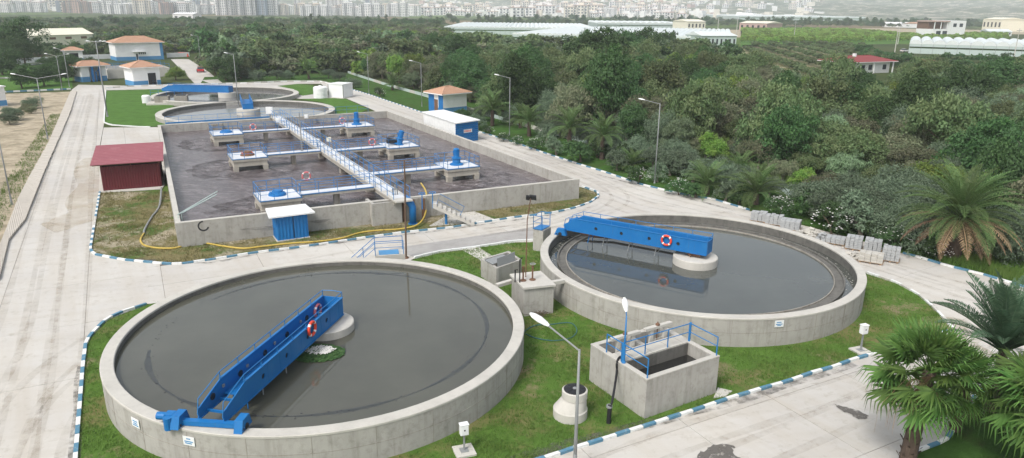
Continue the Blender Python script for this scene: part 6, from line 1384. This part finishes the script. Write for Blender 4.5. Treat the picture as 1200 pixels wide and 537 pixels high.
greenhouse('far white greenhouse strip below the town at upper right',at(866,23.3),at(1014,25),420,7,40,1.5)
greenhouse('small far greenhouse between fields at top centre',at(700,33.5),at(800,34.5),80,5,14,1.5)
def lowbuild(label,a,b,d,h,wm='wallwhite',rm='wallwhite',win=6):
    a=Vector(a);b=Vector(b);X=frame(a,b);L=(b-a).length; t_=thing('farm_building',label,'building',tuple(a)); mb=MB(X); mb.box(0,L,0,d,0,h); mb.build('wall',wm,t_); mb=MB(X); mb.add([(-.5,-.5,h),(L+.5,-.5,h),(L+.5,d+.5,h),(-.5,d+.5,h),(-.5,d/2,h+1.8),(L+.5,d/2,h+1.8)],[(0,1,5,4),(2,3,4,5),(1,2,5),(3,0,4),(3,2,1,0)]); mb.build('roof',rm,t_)
    for i in range(win): mb=MB(X); x=L*(i+.3)/win; mb.box(x,x+L*.4/win,-.05,.05,h*.35,h*.75); mb.build('window','dark',t_)
lowbuild('white flat building just right of the huge greenhouse end',at(822,57),at(862,57),20,6,'ghside','gh',8)
lowbuild('tan building behind the greenhouses near top centre',at(805,36),at(826,36),25,8,'cream','cream',5)
lowbuild('long white building in the middle of the right fields',at(1037,32),at(1068,32.5),25,4.5)
lowbuild('white low building left of the villa',at(1075,33),at(1088,33),20,5,'wallwhite','tile')
lowbuild('yellowish tall block right of the villa',at(1150,36),at(1172,37),25,12,'cream','cream',5)
lowbuild('long low shed right of the villa',at(1158,42),at(1185,42.5),25,3.5,'gh','gh',6)
lowbuild('white shed at the foot of the towers, upper left',at(203,25.5),at(227,25.7),30,8,'wallwhite','wallwhite',3)
lowbuild('pale sheds left of the far greenhouse strip',at(866,36),at(898,37),30,7,'apt_pink','cream',5)
# ================================================================ TOWN
def apt_proto(name,w_,d,fl,mat,style):
    t_=thing(name,'x','building',(0,0,0)); h=fl*3.0
    mb=MB(); mb.box(-w_/2,w_/2,-d/2,d/2,0,h); 
    if style==1: mb.box(-w_*.18,w_*.18,-d/2-1.2,-d/2,0,h+3); mb.box(-w_/2,-w_*.38,-d/2-.8,-d/2,0,h+1); mb.box(w_*.38,w_/2,-d/2-.8,-d/2,0,h+1)
    mb.box(-w_*.2,w_*.2,-d*.2,d*.2,h,h+3); mb.build('wall',mat,t_)
    mb=MB(); nw=max(3,int(w_/3.4))
    for f in range(fl):
        for i in range(nw):
            x=-w_/2+(i+.5)*w_/nw
            if style==1 and abs(x)<w_*.2: yy=-d/2-1.2
            else: yy=-d/2
            if style==1 and abs(x)>w_*.38: yy=-d/2-.8
            mb.box(x-w_/nw*.27,x+w_/nw*.27,yy-.06,yy+.02,f*3+.9,f*3+2.4)
    mb.build('windows','apt_dark',t_,kind='stuff')
    mb=MB()
    for f in range(1,fl):
        for s_ in ((-.38,-.2),(.2,.38)): mb.box(w_*s_[0],w_*s_[1],-d/2-1.3,-d/2-.02,f*3-.1,f*3+.9)
    mb.build('balconies','balcony',t_,kind='stuff'); 
    mb=MB(); mb.box(-w_/2-.5,w_/2+.5,-d/2-.5,d/2+.5,h-.01,h+.5); mb.build('roof','apt_pink' if style==2 else 'balcony',t_)
    reg(t_); return t_
AP={'tower':[[apt_proto('tower_block',26,20,22,'apt_white',1),[True]],[apt_proto('tower_block',22,20,18,'apt_blue',1),[True]]],
    'mid':[[apt_proto('apartment_building',30,16,8,'apt_white',0),[True]],[apt_proto('apartment_building',26,16,9,'apt_cream',2),[True]],[apt_proto('apartment_building',34,16,7,'apt_white',2),[True]],[apt_proto('apartment_building',24,16,9,'apt_pink',1),[True]]],
    'small':[[apt_proto('house',12,10,3,'apt_white',2),[True]],[apt_proto('house',14,10,4,'apt_cream',2),[True]],[apt_proto('house',11,10,2,'apt_white',2),[True]]]}
def apt(k,v,px,dist,s=1,label='x',group=None,jz=True):
    d=at(px,20); d=Vector((d.x,d.y,0)); d=d/ d.y*dist; q=AP[k][v]; z=hz(d.x,d.y)
    return put(q[0],q[1],(d.x,d.y,max(z,0)-.5),math.atan2(-d.x,d.y)*.8+random.uniform(-.25,.25),s,label,group)
for i,px in enumerate((262,275,291,307,319,-20)): apt('tower',i%2*0 if i!=3 else 1,px,1420+i*17,(1.0,1.0,random.uniform(.9,1.1)),'tall white tower block in the dense cluster at upper left','white tower cluster')
for px,v,s,lab in ((95,1,.62,'pinkish grey tower pair left of the mid rise row'),(243,0,.66,'white tower just left of the dense tower cluster'),(232,1,.6,'grey tower behind the low white shed'),(388,0,.7,'white tower right of the dense cluster'),(398,0,.68,'second white tower right of the dense cluster'),(433,1,.6,'bluish tower right of centre left'),(439,0,.66,'white tower next to the bluish tower'),(148,0,.5,'white block behind the mid rise row'),(185,0,.45,'thin white tower above the mid rise row'),(350,0,.55,'white tower behind the long mid rise row'),(70,1,.4,'grey block among houses at upper left'),(470,1,.4,'bluish block near the end of the mid rise rows')): apt('tower',v,px,1650,(s,s,s*1.1),lab)
for px,v in ((82,3),(90,3),(101,3),(112,2),(122,0),(131,0),(140,0),(150,0),(158,2),(168,1),(178,0),(187,3),(196,3),(206,0),(214,2),(222,0),(240,2),(332,1),(343,0),(353,1),(362,0),(371,1),(380,0),(390,2),(400,1),(410,0),(421,2),(431,0),(442,0),(452,1),(462,0),(472,0),(482,2),(24,0),(8,2),(46,2)):
    apt('mid',v,px,1480+random.uniform(-60,160),(random.uniform(.8,1.15),1,random.uniform(.75,1.1)),'mid rise apartment building with rows of windows in the town at top left','mid rise apartment buildings')
n=0
for i in range(290):
    if i<60: px=random.uniform(-10,90); dist=random.uniform(1750,2600)
    elif i<220: px=random.uniform(480,800); dist=random.uniform(1650,3000)
    elif i<260: px=random.uniform(800,960); dist=random.uniform(2400,3600)
    else: px=random.uniform(90,480); dist=random.uniform(1700,2600)
    apt('small',random.randrange(3),px,dist,random.uniform(1.3,2.3),'small pale house among many on the hillside town beyond the plain','houses of the hillside town')
for nm,mt,n0 in (('white','apt_white',420),('cream','apt_cream',200),('pink','apt_pink',120)):
    mb=MB()
    for i in range(n0):
        px=random.choice((random.uniform(470,830),random.uniform(600,960),random.uniform(-20,480))); dist=random.uniform(1750,4200); d=at(px,20); d=d/d.y*dist; z=max(0,hz(d.x,d.y)); k=random.uniform(5,14); h=random.choice((5,6,8,9,12,15)); a=random.uniform(0,PI); X=Matrix.Translation((d.x,d.y,z-1))@Matrix.Rotation(a,4,'Z'); mb.x=X; mb.box(-k,k,-k*.6,k*.6,0,h)
    mb.x=None; o=mb.build('hillside_town',mt); o['label']='far hillside town of tiny %s houses too many to count'%nm; o['category']='town'; o['kind']='stuff'
for i in range(26): apt('mid',random.randrange(3),random.uniform(485,780),random.uniform(1750,2700),(random.uniform(.5,.8),.8,random.uniform(.4,.75)),'low apartment house standing above the small hillside houses','low apartment houses on the hillside')
# poles on the plain at right
for px,py,h in ((1048,64,12),(930,48,12),(862,50,14),(840,47,14),(1188,68,12),(1052,52,11)):
    p=at(px,py); t_=thing('power_pole','thin concrete power pole standing on the farm plain at upper right','pole',tuple(p),group='power poles on the plain'); MB().tube([p,p+Vector((0,0,h))],[.22,.12],6).build('pole','palec',t_); mb=MB(); mb.box(p.x-1.1,p.x+1.1,p.y-.08,p.y+.08,h-1,h-.8); mb.build('cross_arm','steel',t_)

# ================================================================ HAZE
mb=MB(); mb.box(-8900,8900,-150,10500,-1.2,560); hzo=mb.build('haze','white'); hzo['kind']='stuff'; hzo.data.materials.clear()
hm=bpy.data.materials.new('haze_air'); hm.use_nodes=True; t=hm.node_tree; t.nodes.clear(); o_=t.nodes.new('ShaderNodeOutputMaterial'); pv=t.nodes.new('ShaderNodeVolumePrincipled'); pv.inputs['Color'].default_value=(.92,.965,1,1); pv.inputs['Density'].default_value=.00022; pv.inputs['Anisotropy'].default_value=.0
t.links.new(pv.outputs[0],o_.inputs['Volume']); hzo.data.materials.append(hm)
hzo['label']='thin pale haze over the plain'
